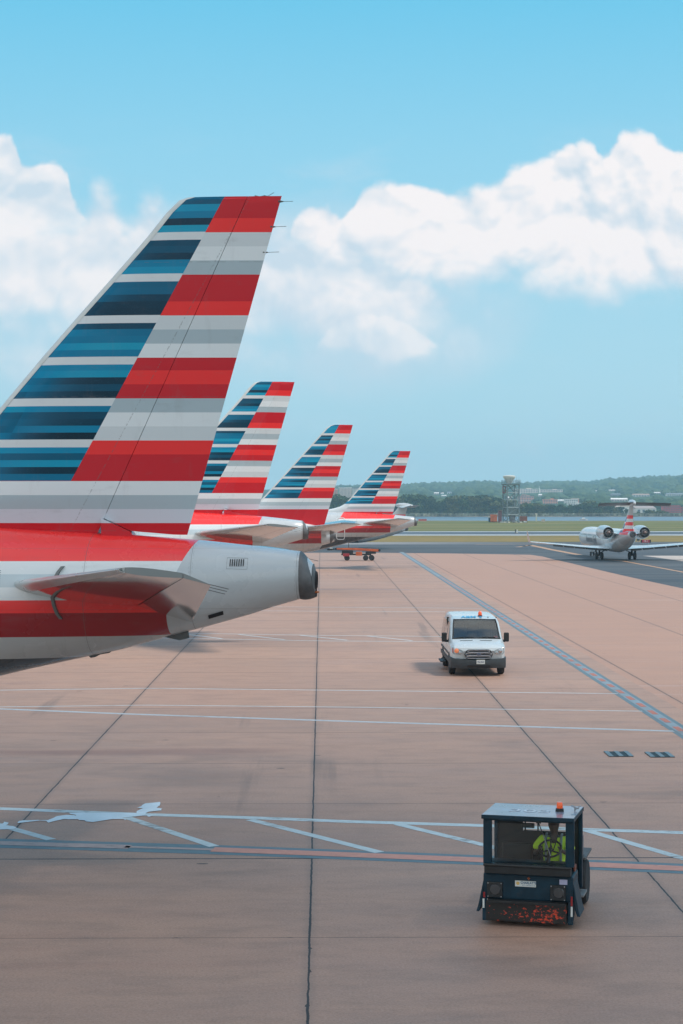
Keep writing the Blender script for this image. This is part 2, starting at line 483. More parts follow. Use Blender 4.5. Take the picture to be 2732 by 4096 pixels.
M_WHITE = line_paint('white_marking_paint', (.52, .59, .60), .85)
M_THIN = line_paint('thin_white_marking_paint', (.62, .67, .68), .4)
M_RED = line_paint('faded_red_marking_paint', (.60, .265, .19), .75)
M_REDOLD = line_paint('worn_pink_marking_paint', (.42, .30, .27), .95)
M_BLUEG = line_paint('blue_grey_marking_paint', (.13, .19, .215), .8)
M_BLUEL = line_paint('pale_blue_marking_paint', (.24, .29, .32), .8)
M_DASH = line_paint('orange_red_marking_paint', (.46, .15, .095), .6)
M_GREYV = line_paint('lavender_grey_marking_paint', (.22, .22, .27), .4)
M_YEL = line_paint('taxi_line_paint', (.50, .27, .14), .5)
M_SPILL = paint('spilled_white_paint', (.60, .67, .71), .45, var=.08, scale=2)
M_PALE = paint('pale_concrete', (.46, .39, .34), .85, var=.15, scale=.2)
M_RUNWAY = paint('runway_asphalt', (.075, .095, .115), .8, var=.25, scale=.02)
M_SHOULDER = paint('runway_shoulder', (.34, .36, .37), .85, var=.15, scale=.03)

# airfield ground: one sheet to the bank of the river, cut in rows so that the bank falls to the water
g = MB()
rows = [(-80, -.016), (60, -.016), (200, -.016), (320, -.016), (450, -.016), (583, -.016), (586, -.7), (592, -3.4)]
xs = [-1500, -600, -300, -150, -60, -20, 20, 60, 150, 300, 600, 1500]
for i in range(len(rows) - 1):
    for a, b_ in zip(xs, xs[1:]):
        (y0, z0), (y1, z1) = rows[i], rows[i + 1]
        ja = 5 * sin(a * .07) if i >= 4 else 0; jb = 5 * sin(b_ * .07) if i >= 4 else 0
        j0 = 1 if i >= 5 else 0
        g.sheet([(a, y0 + ja * j0, z0), (b_, y0 + jb * j0, z0), (b_, y1 + jb * (i >= 4), z1), (a, y1 + ja * (i >= 4), z1)])
setting(g.build('ground', mat_grass()))
setting(MB().sheet([(-1500, 578, -2.2), (1500, 578, -2.2), (1500, 1010, -2.2), (-1500, 1010, -2.2)]).build('river', mat_water()))

def gp(x, y, z): 
    p = ground(x, y); return (p.x, p.y, z)
# taxiway asphalt under and beyond the apron, the runway strip, the apron itself
setting(MB().sheet([(-400, -70, -.008), (420, -70, -.008), (420, 279, -.008), (-400, 279, -.008)]).build('taxiway', mat_asphalt()))
rw = MB()
rw.sheet([(-900, 331, -.008), (900, 331, -.008), (900, 343, -.008), (-900, 343, -.008)], 1)
rw.sheet([(-900, 343, -.008), (900, 343, -.008), (900, 370, -.008), (-900, 370, -.008)], 0)
rw.sheet([(-900, 370, -.008), (900, 370, -.008), (900, 378, -.008), (-900, 378, -.008)], 1)
setting(rw.build('runway', [M_RUNWAY, M_SHOULDER]))
edge = [(1510, 2211), (1800, 2214), (2122, 2219), (2170, 2226), (2213, 2237), (2280, 2252), (2350, 2269), (2487, 2301), (2600, 2326), (2732, 2354), (2900, 2391), (3400, 2510)]
ap = [(-380, 219.5, 0)] + [gp(x, y, 0) for x, y in edge] 
last = ap[-1]
ap += [(last[0] + 2, -60, 0), (-380, -60, 0)]
setting(MB().sheet(ap).build('apron', mat_apron()))
setting(MB().sheet([gp(2570, 2223, -.004), gp(2620, 2229, -.004), gp(2740, 2246, -.004), gp(2900, 2268, -.004), gp(2900, 2222, -.004)]).build('pale_pavement', M_PALE))

def stripe(mb, pts, w, z, m=0):
    """a painted line along ground points (metres)"""
    P2 = [Vector((p[0], p[1])) for p in pts]; L, R_ = [], []
    for i, p in enumerate(P2):
        t = (P2[min(i + 1, len(P2) - 1)] - P2[max(0, i - 1)]).normalized(); n = Vector((-t.y, t.x)) * w / 2
        L.append((p.x + n.x, p.y + n.y, z)); R_.append((p.x - n.x, p.y - n.y, z))
    for i in range(len(P2) - 1): mb.sheet([L[i], L[i + 1], R_[i + 1], R_[i]], m)
gl = lambda *ps: [tuple(ground(x, y))[:2] for x, y in ps]

# thin white lead-in lines across the stands
ml = MB()
stripe(ml, gl((-300, 2766), (0, 2761), (590, 2753.5), (1400, 2762), (2472, 2775)), .12, .004)
stripe(ml, gl((-300, 2833), (0, 2828), (590, 2821), (1400, 2829), (2569, 2845)), .11, .004)
for off in (-.085, .085):
    stripe(ml, [(x, y + off) for x, y in gl((-300, 2825), (0, 2836), (500, 2856), (1400, 2886), (2695, 2925))], .085, .004)
stripe(ml, gl((-300, 2825), (0, 2836), (500, 2856), (1400, 2886), (2695, 2925)), .07, .004, 1)
stripe(ml, gl((300, 2528), (735, 2533), (1300, 2542), (1766, 2546)), .15, .004)
stripe(ml, gl((300, 2549), (650, 2552), (1300, 2564), (1766, 2567)), .15, .004)
for a, b_ in (((600, 2532), (720, 2546)), ((750, 2538), (890, 2555)), ((955, 2538), (1140, 2559)), ((1200, 2541), (1390, 2561)), ((1470, 2544), (1650, 2563))):
    stripe(ml, gl(a, b_), .14, .0045)
stripe(ml, gl((900, 2426), (1300, 2429), (1930, 2433)), .14, .004)
stripe(ml, gl((900, 2442), (1300, 2445), (1780, 2447)), .14, .004)
stripe(ml, gl((1240, 2357), (1640, 2359)), .30, .004, 1)
setting(ml.build('stand_markings', [M_THIN, M_GREYV]))

# hatched band in front of the terminal
hb = MB()
stripe(hb, gl((-400, 3222), (0, 3235), (562, 3258), (1018, 3272), (1400, 3287), (1939, 3303), (2350, 3319), (3000, 3340)), .30, .004)
for a, b_ in (((-480, 3262), (-300, 3345)), ((-180, 3250), (205, 3359)), ((500, 3268), (857, 3386)), ((1000, 3279), (1519, 3410)), ((1590, 3297), (2140, 3430)), ((2345, 3322), (2760, 3442))):
    stripe(hb, gl(a, b_), .22, .0045)
setting(hb.build('hatch_markings', M_WHITE))
rl = MB()
cen = gl((-500, 3352), (0, 3373), (857, 3399), (1400, 3420), (1930, 3441), (2359, 3459), (3000, 3487))
stripe(rl, cen, .86, .003, 0)
stripe(rl, [p for p in gl((-500, 3352), (0, 3373), (520, 3388.7))], .36, .007, 2)
stripe(rl, gl((500, 3388.2), (850, 3398.8)), .17, .007, 2)
stripe(rl, gl((850, 3398.8), (857, 3399), (1400, 3420), (1930, 3441), (2359, 3459), (3000, 3487)), .42, .007, 1)
setting(rl.build('red_boundary_marking', [M_BLUEG, M_RED, M_REDOLD]))

# boundary marking of blue hatching with red dashes, parallel to the slab joints
bb = MB()
BX = 10.02
stripe(bb, [(BX, 22), (BX, 224)], .60, .003, 0)
stripe(bb, [(BX, 22), (BX, 224)], .31, .007, 1)
y = 24.0
while y < 150:
    bb.sheet([(BX - .09, y, .011), (BX + .09, y, .011), (BX + .09, y + 1.0, .011), (BX - .09, y + 1.0, .011)], 2)
    y += 1.96
setting(bb.build('boundary_marking', [M_BLUEG, M_BLUEL, M_DASH]))
tl = MB()
stripe(tl, gl((2380, 2234), (2492, 2243.5), (2573, 2258.6), (2732, 2288), (2900, 2320)), .42, -.004)
stripe(tl, gl((2070, 2188), (2120, 2180), (2200, 2197), (2319, 2219.5)), .9, -.004)
stripe(tl, gl((2126, 2176), (1900, 2178)), .7, -.004)
setting(tl.build('taxi_markings', M_YEL))

# white paint spilled over the hatched band
def blot(mb, px_pts, z, m=0, rough=.16):
    P2 = [Vector(q) for q in gl(*px_pts)]; out = []
    for i, p in enumerate(P2):
        q = P2[(i + 1) % len(P2)]; n = max(2, int((q - p).length / .12))
        for k in range(n):
            t = k / n; w = p.lerp(q, t)
            a = mnoise.noise(Vector((w.x * 2.3, w.y * 3.1, 3))) * rough + mnoise.noise(Vector((w.x * 7, w.y * 9, 1))) * rough * .5
            out.append((w.x + a * 1.2, w.y + a * .8, z))
    mb.sheet(out, m)
sp = MB()
s_ = lambda *ps: [(x * 760 / 1568, 3180 + y * 760 / 1568) for x, y in ps]
blot(sp, s_((590, 148), (880, 150), (1160, 150), (1180, 104), (1210, 72), (1270, 66), (1330, 80), (1300, 98), (1340, 115), (1375, 125), (1240, 140), (1200, 188), (1150, 178), (1040, 188), (1010, 215), (900, 205), (810, 222), (700, 212), (560, 205), (500, 205), (440, 228), (260, 222), (150, 235), (120, 222), (200, 212), (430, 206), (450, 180), (510, 172), (620, 178)), .010)
blot(sp, s_((0, 228), (90, 262), (100, 285), (0, 285)), .010)
setting(sp.build('paint_spill', M_SPILL))

# drain grates
M_GRATE = paint('grate_steel', (.075, .115, .13), .55, metal=.4, var=.2)
M_GRATEF = paint('grate_frame_steel', (.15, .205, .23), .6, metal=.2, var=.15)
def grate(corner_px, label):
    c = [ground(*p) for p in corner_px]
    o = sum(c, Vector()) / 4; t = thing('drain_grate', label, 'drain grate', (o.x, o.y, 0), group='drain grates set in the apron')
    w, l = 2.05, .92
    w = ((c[1] - c[0]).length + (c[2] - c[3]).length) / 2; l = abs(c[0].y - c[3].y)
    MB().box((0, 0, .003), (w, l, .006)).build('pit', paint('pit_dark', (.012, .015, .017), .9), t)
    b_ = MB()
    for k in range(13): b_.box((0, -l / 2 + .05 + k * (l - .1) / 12, .014), (w - .06, .022, .012))
    b_.build('bars', M_GRATE, t)
    f = MB()
    for s in (-1, 0, 1): f.box((s * (w / 2 - .05), 0, .019), (.11, l, .018))
    f.build('frame', M_GRATEF, t)
S5 = 332 / 1568
q5 = lambda *ps: [(2400 + x * S5, 2800 + y * S5) for x, y in ps]
grate(q5((80, 978), (530, 985), (625, 1080), (165, 1072)), 'blue grey steel drain grate with pale frame, farther from the blue boundary line')
grate(q5((838, 992), (1290, 998), (1410, 1092), (960, 1085)), 'blue grey steel drain grate with pale frame, nearer the blue boundary line')
# ------------------------------------------------------------------ airliners
RD, RB = (.60, .017, .026), (.90, .036, .034)
W1, LG, BG, LV = (.76, .79, .79), (.64, .675, .68), (.42, .50, .53), (.62, .65, .70)
DOWN = [RD, RD, RB, LG, W1, BG, RD, RD, RB, LG, BG, W1, RD, RB, RD, BG, W1, LG, RB, RD, RD, W1, BG, LV, RD, RD]

def mat_fin(name, zref, per, blue, redx=None, lead=.14, seed=0.0):
    """flag livery: zref = foot of the topmost red band, per = band height, blue = (x, z, slope) of the slanted edge of the blue field"""
    m, N, b = new_mat(name)
    c = N.coord(); x, y, z = N.xyz(c)
    ztop = zref + per; n = len(DOWN); zbot = ztop - per * n / 3
    fac = ((ztop - z) * (1 / (ztop - zbot))).clamp()
    flag = N.ramp(fac, [(i / n, col) for i, col in enumerate(DOWN)])
    k = (zref - z) / per
    f = k - k.floor()
    tier = k.floor()
    strip = (f * 6).floor() + tier * 6
    # two tones per strip, blending along the chord as the halftone print does
    a = N.white(strip, 1.3 + seed); a2 = N.white(strip, 7.7 + seed); a3 = N.white(tier, 3.1 + seed)
    xb = (z - blue[1]) * blue[2] + blue[0]
    t = (xb - x) * (1 / (per * 4.0))
    st = (N.white(strip, 4.4 + seed) - .5) * .25
    g = (t + st).step(.15, .85, True)
    jump = (t + a3 * .1).gt(.62) * .35
    a2 = a2 * .6 + .36
    v = a + (a2 - a) * g + jump * (a2 - .75)
    pal = N.ramp(v.clamp(), [(0.0, (.002, .018, .034)), (.25, (.002, .062, .115)), (.5, (.001, .155, .28)), (.8, (.001, .26, .44)), (1.0, (.010, .36, .50))], 'LINEAR')
    dots = N.voro(N.mapv(c, (42, 0, 42)), 1.0)
    pal = N.mix(dots.step(.25, .1) * .35, pal, (.02, .16, .26))
    stripe_ = f.lt(.19) * k.gt(0)
    bluec = N.mix(stripe_, pal, (.68, .70, .70))
    isblue = x.lt(xb) * k.lt(6.0)
    col = N.mix(isblue, flag, bluec)
    if redx:                                        # forward of this slanted edge the fin root is plain silver
        plain = x.lt((z - redx[1]) * redx[2] + redx[0]) * k.gt(6.0)
        col = N.mix(plain, col, (.60, .65, .67))
    # grime and rivet lines
    d = N.noise(N.mapv(c, (.8, 1, 2.5)), 2.2, 6, .65).step(.55, .8)
    col = N.mix(d * .16, col, (.16, .15, .15))
    riv = ((x - xb - .62 * per).abs().lt(.012)) * N.noise(c, 30, 1).step(.45, .55) * .35
    col = N.mix(riv, col, (.15, .13, .13))
    seam = ((x - xb + per * 2.6).abs().lt(.006)).max(((z - xb * .12 + .21) * .45).frac().lt(.006)) * N.noise(c, 9, 2).step(.40, .55) * .30
    col = N.mix(seam, col, (.13, .12, .12))
    smear = N.noise(N.mapv(c, (3.2, 1, .7)), 1.3, 5, .65).step(.56, .74) * .10
    col = N.mix(smear, col, (.20, .17, .17))
    N.set(b, 'Base Color', col)
    N.set(b, 'Roughness', N.noise(c, 1.5, 4) * .10 + .07)
    b.inputs['Specular IOR Level'].default_value = .20
    N.set(b, 'Normal', N.bump(N.noise(N.mapv(c, (.7, 1, .4)), 1.1, 2), .05, .3))
    return m

def mat_fuselage(name, zs, cone, redx=None, cone_col=(.50, .535, .55)):
    """zs = heights where the tail bands change: red | white | grey | white | red bright | red dark, shaded | silver, shaded | keel"""
    m, N, b = new_mat(name)
    c = N.coord(); x, y, z = N.xyz(c)
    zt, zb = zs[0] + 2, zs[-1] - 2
    cols = [RB, (.70, .73, .73), (.50, .58, .61), (.70, .73, .73), RB, (.30, .013, .02), (.46, .475, .475), (.08, .085, .09)]  # lower dark red and belly silver darkened for the fuselage's own shade
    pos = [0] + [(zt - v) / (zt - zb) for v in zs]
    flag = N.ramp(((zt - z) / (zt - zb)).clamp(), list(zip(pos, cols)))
    silver = N.mix(N.noise(N.mapv(c, (.3, 1, 1)), 1.5, 5).step(.3, .7), tuple(v * .93 for v in cone_col), cone_col)
    xc = (z - cone[1]) * (z - cone[1]) * cone[2] + cone[0]
    col = N.mix(x.gt(xc), flag, silver)
    if redx: col = N.mix(x.lt((z - redx[1]) * redx[2] + redx[0]), col, silver)
    # panel seams, drips and grime under the belly
    seam = (((x + .4) * .55 + .5).frac() - .5).abs().lt(.004)
    lap = (((z - 4.52) * .95 + .5).frac() - .5).abs().lt(.0045)
    riv = ((((x + .4) * .55 + .5).frac() - .5).abs() - .016).abs().lt(.003) * N.noise(N.mapv(c, (1, 9, 26)), 1.0, 1).gt(.5)
    col = N.mix((seam.max(lap * .5).max(riv * .5)) * .45, col, (.12, .11, .11))
    drip = N.noise(N.mapv(c, (7, 1, .9)), 1.0, 5, .65).step(.55, .75) * (4.6 - z).step(0, .9)
    col = N.mix(drip * .28, col, (.13, .115, .11))
    d = N.noise(N.mapv(c, (.5, 1, 2.2)), 2.0, 6, .65).step(.5, .8)
    col = N.mix(d * .18, col, (.17, .16, .155))
    N.set(b, 'Base Color', col)
    N.set(b, 'Roughness', N.noise(c, 1.3, 4) * .14 + .20)
    b.inputs['Coat Weight'].default_value = .3; b.inputs['Coat Roughness'].default_value = .05
    N.set(b, 'Normal', N.bump(N.noise(N.mapv(c, (.5, .9, .9)), .9, 2), .06, .4))
    return m

M_SILVER = paint('silver_aircraft_paint', (.52, .55, .56), .28, metal=.15, coat=.3, var=.05, scale=.8)
M_UNDER = paint('shade_darkened_grey_paint', (.19, .19, .185), .12, coat=1.0, var=.06, scale=1.2, dirt=.12, spec=.8)  # tailplane grey darkened to stand in for the shade on its underside
M_FINEDGE = paint('pale_fin_edge_paint', (.62, .63, .60), .35, var=.06)
M_LEAD = paint('leading_edge_metal', (.62, .63, .62), .3, metal=.65, var=.05)
M_EXH = paint('heat_stained_exhaust_metal', (.13, .13, .132), .55, metal=.4, var=.25, scale=3)
M_BLACK = paint('matt_black', (.012, .012, .013), .7, var=.2)
M_DKGREY = paint('dark_grey_rubber', (.10, .105, .105), .6, var=.15)
M_TYRE = paint('tyre_rubber', (.022, .022, .023), .8, var=.3, scale=9)
M_HUB = paint('wheel_hub_metal', (.30, .30, .30), .45, metal=.5, var=.2)
M_STEEL = paint('gear_steel', (.34, .35, .36), .4, metal=.5, var=.2)
M_ORANGE_L = paint('orange_lamp_lens', (.60, .16, .05), .25)
M_WINDOW = paint('dark_cabin_glass', (.015, .018, .022), .1, coat=.5)
M_INK = paint('dark_lettering', (.06, .065, .07), .6)

def naca(c, t):
    c = min(max(c, 0), 1); return 5 * t * (.2969 * sqrt(c) - .126 * c - .3516 * c * c + .2843 * c ** 3 - .1015 * c ** 4)
def foil(x0, x1, t, ca, cb, n=12):
    """closed section between chord fractions ca..cb: list of (x, half thickness signed)"""
    cs = [ca + (cb - ca) * (1 - cos(pi * i / n)) / 2 for i in range(n + 1)]
    L = x1 - x0
    up = [(x0 + L * q, max(naca(q, t) * L, .004)) for q in cs]
    return up + [(x, -h) for x, h in reversed(up)]

def airliner(sp, label, loc, rz, group, drop=0.0, rudder=0.0, droop=0.0):
    root = thing('airliner', label, 'airplane', (loc[0], loc[1], loc[2] - drop), rz, group)     # the apron falls away: the far tails stand lower
    dz = 0.0
    P = lambda x, y, z: (x, y, z + dz)
    # --- fuselage
    N_ = 40
    st = sp['body']
    rings = []
    xs_ = [s[0] for s in st]
    xx = []
    for a, b_ in zip(xs_, xs_[1:]):
        k = max(1, int(abs(b_ - a) / .5)); xx += [lerp(a, b_, i / k) for i in range(k)]
    xx.append(xs_[-1])
    asc = sorted(st)
    for x in xx:
        zt, zb, w = table(asc, x)
        zc, hh = (zt + zb) / 2, (zt - zb) / 2
        rings.append([P(x, w / 2 * cos(2 * pi * k / N_), zc + hh * sin(2 * pi * k / N_)) for k in range(N_)])
    f = MB().loft(rings).build('fuselage', sp['m_body'], root, smooth=40)
    f.location.z = 0
    # --- exhaust cone at the tail end
    zt, zb, w = table(asc, sp['cone0']); zc = (zt + zb) / 2
    zt2, zb2, w2 = st[0][1], st[0][2], st[0][3]; zc2 = (zt2 + zb2) / 2 + .0
    r0, r1 = (zt - zb) / 2 + .008, (zt2 - zb2) / 2 + .01
    rg = []
    for i in range(7):
        t = i / 6; r = lerp(r0, r1, t ** 1.7); z = lerp(zc, zc2, t)
        sl = sp.get('slant', .0)
        rg.append([P(lerp(sp['cone0'], sp['cone1'], t) + sl * t * sin(2 * pi * k / 32), r * w / (zt - zb) * cos(2 * pi * k / 32), z + r * sin(2 * pi * k / 32)) for k in range(32)])
    ex = MB().loft(rg, (False, False))
    ex.lathe([(r1 * .99, sp['cone1'] - .002), (r1 * .72, sp['cone1'] + .02), (r1 * .52, sp['cone1'] + .035)], P(0, 0, zc2), (1, 0, 0), 32, 0, (False, False))
    exo = ex.build('exhaust_cone', M_EXH, root, smooth=40)
    MB().lathe([(r1 * .56, sp['cone1'] + .034), (r1 * .50, sp['cone1'] + .06), (r1 * .44, sp['cone1'] + .06), (r1 * .42, sp['cone1'] - .05)], P(0, 0, zc2), (1, 0, 0), 28).build('exhaust_pipe', M_BLACK, exo, smooth=40)
    # --- fin and rudder
    def fin_sections(part):
        rgs = []
        zl = sp['fin_z']
        for z in zl:
            xl, = table(sp['fin_le'], z); xt = sp['te'][0] + (z - sp['te'][1]) * sp['te'][2]
            xh = sp['hinge'][0] + (z - sp['hinge'][1]) * sp['hinge'][2]
            t = sp['fin_t'] if z < zl[-1] - .02 else sp['fin_t'] * .62
            L = max(xt - xl, .1); tt = min(t, .56 / L)
            ch = min(max((xh - xl) / L, .2), .97)
            ring = foil(xl, xt, tt, 0, ch) if part == 'fin' else foil(xl, xt, tt, ch + (.010 if abs(rudder) < .05 else -.004) / L, 1)
            rgs.append([P(x, y + (max(0, x - xh) * tan(rudder) if part == 'rudder' else 0), z) for x, y in ring])
        return rgs
    MB().loft(fin_sections('fin')).build('fin', sp['m_fin'], root, smooth=40)
    rgs = fin_sections('rudder')
    if 'rud_cut' in sp:                                    # slanted foot of the rudder
        za = sp['rud_cut']
        rz_ = []
        for ring, z in zip(rgs, sp['fin_z']):
            rz_.append([(x, y, max(zz, table(za, x)[0] + dz)) for x, y, zz in ring])
        k = 0
        zl = sp['fin_z']
        while k < len(zl) - 2 and zl[k + 1] < 6.0: k += 1
        rgs = rz_[k:]
    rud = MB().loft(rgs).build('rudder', sp['m_fin'], root, smooth=40)
    if 'fairing' in sp:
        MB().loft([[P(x, -w, 5.4), P(x, -w, zz), P(x, w, zz), P(x, w, 5.4)] for x, zz, w in sp['fairing']]).build('fin_fairing', sp['m_fin'], root, smooth=40)
    # leading edge strip
    le = MB(); rr = []
    for z in [q for q in sp['fin_z'] if q > sp['fin_z'][0] + 1.3]:
        xl, = table(sp['fin_le'], z); xt = sp['te'][0] + (z - sp['te'][1]) * sp['te'][2]
        L = xt - xl; tt = min(sp['fin_t'] if z < sp['fin_z'][-1] - .02 else sp['fin_t'] * .62, .56 / L)
        e = .135 / L
        rr.append([P(x - .006, y * 1.03, z) for x, y in foil(xl, xt, tt, 0, e, 6)])
    le.loft(rr).build('leading_edge', M_FINEDGE, root, smooth=50)
    # --- tailplane: near (-y) and far (+y) side, each with its elevator
    s_ = sp['stab']
    for side in (-1, 1):
        def sec(u, part):
            xl, xt = lerp(s_['rl'], s_['tl'], u), lerp(s_['rt'], s_['tt'], u)
            zl, zt_ = lerp(s_['rlz'], s_['tlz'], u), lerp(s_['rtz'], s_['ttz'], u)
            y = lerp(s_['ry'], s_['ty'], u); t = lerp(.105, .085, u)
            L = xt - xl; ch = .69
            ring = foil(0, L, t, 0, ch, 10) if part == 'tailplane' else foil(0, L, t, ch + .006, 1, 8)
            out = []
            for x, h in ring:
                zz = lerp(zl, zt_, x / L) + h
                if part == 'elevator' and droop:
                    q = x - L * ch; zz -= q * tan(droop); x = L * ch + q * cos(droop)
                out.append(P(xl + x, side * y, zz))
            return out
        us = [0, .15, .3, .5, .7, .85, .96, 1.0]
        sb = MB().loft([sec(u, 'tailplane') for u in us]).build('tailplane', M_UNDER, root, smooth=40)
        MB().loft([sec(u, 'elevator') for u in us]).build('elevator', M_UNDER, sb, smooth=40)
        lr = []
        for u in us:
            xl, xt = lerp(s_['rl'], s_['tl'], u), lerp(s_['rt'], s_['tt'], u)
            L = xt - xl; zl, zt_ = lerp(s_['rlz'], s_['tlz'], u), lerp(s_['rtz'], s_['ttz'], u)
            lr.append([P(xl + x - .008, side * lerp(s_['ry'], s_['ty'], u), lerp(zl, zt_, x / L) + h * 1.04) for x, h in foil(0, L, lerp(.105, .085, u), 0, .07, 6)])
        MB().loft(lr).build('leading_edge', M_LEAD, sb, smooth=50)
        if sp.get('wicks'):
            for q in (.82, .9, .97):
                wk = MB()
                xt = lerp(s_['rt'], s_['tt'], q); zt_ = lerp(s_['rtz'], s_['ttz'], q) - (.3 * tan(droop) if droop else 0)
                y = lerp(s_['ry'], s_['ty'], q)
                wk.tube([P(xt - .06, side * y, zt_ + .005), P(xt + .26, side * y, zt_ - .07)], .006, 5)
                wk.build('static_wick', M_DKGREY, sb)
    # --- wings, gear and nose, mostly out of the picture
    wg = sp['wing']
    for side in (-1, 1):
        rr = [[P(x, side * wg['ry'], wg['rz'] + h) for x, h in foil(wg['rl'], wg['rt'], .13, 0, 1, 10)],
              [P(x, side * wg['ty'] * .35, wg['rz'] + .5 + h) for x, h in foil(lerp(wg['rl'], wg['tl'], .33), wg['rt'] - .3, .12, 0, 1, 10)],
              [P(x, side * wg['ty'], wg['tz'] + h) for x, h in foil(wg['tl'], wg['tt'], .1, 0, 1, 10)]]
        MB().loft(rr).build('wing', M_SILVER, root, smooth=40)
        gx, gy = wg['gx'], wg['gy']
        gr = MB(); gr.tube([(gx, side * gy, .55 + drop), P(gx, side * gy, wg['rz'])], .13, 10)
        go = gr.build('landing_gear', M_STEEL, root, smooth=40)
        for q in (-.42, .42):
            MB().lathe([(.28, -.2), (.56, -.19), (.6, -.1), (.6, .1), (.56, .19), (.28, .2)], (gx, side * gy + q, .6 + drop), (0, 1, 0), 20).build('wheel', M_TYRE, go, smooth=40)
    nx = sp['nose_x']
    gr = MB(); gr.tube([(nx, 0, .45 + drop), P(nx, 0, 2.6)], .1, 10)
    go = gr.build('landing_gear', M_STEEL, root, smooth=40)
    for q in (-.25, .25):
        MB().lathe([(.18, -.1), (.36, -.1), (.39, -.05), (.39, .05), (.36, .1), (.18, .1)], (nx, q, .39 + drop), (0, 1, 0), 18).build('wheel', M_TYRE, go, smooth=40)
    return root

AIRBUS = dict(
    body=[(-.14, 5.29, 4.72, .56), (-.35, 5.51, 4.676, .80), (-.87, 5.567, 4.525, .98), (-1.26, 5.615, 4.393, 1.12), (-2.06, 5.70, 4.167, 1.40), (-2.79, 5.756, 3.98, 1.66),
          (-3.57, 5.803, 3.755, 1.92), (-4.45, 5.859, 3.568, 2.22), (-5.28, 5.911, 3.385, 2.48), (-5.92, 5.96, 3.231, 2.68), (-8, 6.0, 2.70, 3.25), (-10, 6.02, 2.24, 3.65), (-12, 6.02, 1.97, 3.9),
          (-14, 6.02, 1.88, 3.95), (-28, 6.02, 1.88, 3.95), (-30.5, 5.9, 1.9, 3.8), (-32.3, 5.3, 2.1, 3.1), (-33.3, 4.6, 2.4, 2.1), (-33.8, 3.9, 2.8, 1.0)],
    cone0=-.36, cone1=-.13, slant=-.05,
    fin_z=[5.5, 5.8, 6.023, 6.2, 6.35, 6.5, 6.7, 7.0, 7.3, 7.7, 8.24, 8.97, 9.7, 10.43, 10.8, 11.1, 11.3, 11.52, 11.65, 11.736, 11.765, 11.785],
    fin_le=[(5.5, -10.780), (6.05, -9.604), (6.2, -8.624), (6.35, -7.938), (6.5, -7.448), (6.7, -7.056), (7.0, -6.703), (7.3, -6.429), (8.065, -5.792), (8.958, -5.024), (9.807, -4.264), (10.611, -3.528), (11.104, -3.097), (11.52, -2.759), (11.736, -2.528), (11.785, -2.372)],
    te=(-.70, 11.785, .282), hinge=(-1.30, 11.785, .4515), fin_t=.105,
    rud_cut=[(-3.88, 6.10), (-3.38, 5.862), (-2.92, 5.83), (-2.38, 5.78), (-2.2, 5.80)],
    fairing=[(-3.90, 6.09, .235), (-3.64, 5.975, .21), (-3.40, 5.862, .18), (-3.35, 5.80, .16), (-2.9, 5.76, .12), (-2.2, 5.70, .08)],
    stab=dict(rl=-5.60, rt=-2.2, rlz=4.90, rtz=4.53, ry=.5, tl=-2.26, tt=-.92, tlz=5.42, ttz=5.30, ty=6.2),
    wing=dict(rl=-22, rt=-15.5, ry=1.6, rz=2.5, tl=-15.6, tt=-14.1, ty=17, tz=4.2, gx=-16.5, gy=3.8), nose_x=-28.8, wicks=True)
AIRBUS['m_fin'] = mat_fin('airliner_fin_livery', 11.16, .7335, (-1.716, 11.764, .545), (-7.0, 6.02, .75))
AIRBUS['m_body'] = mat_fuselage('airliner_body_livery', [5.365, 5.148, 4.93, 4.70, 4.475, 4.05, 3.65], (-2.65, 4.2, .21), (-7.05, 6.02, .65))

GRP = 'airliners parked tail first in a row'
a1 = airliner(AIRBUS, 'largest and nearest airliner tail with striped fin, its tail cone over the apron', (0, 31.54, 0), radians(-6), GRP, rudder=radians(-1), droop=radians(13))
a2 = airliner(AIRBUS, 'second airliner tail, partly hidden behind the nearest fin', (-.5, 80.9, 0), radians(4.2), GRP, rudder=radians(13))
a4 = airliner(AIRBUS, 'farthest airliner tail of the row, with outlined rear door and red belly band', (9.2, 170, 0), radians(0), GRP, drop=.63, rudder=radians(13))

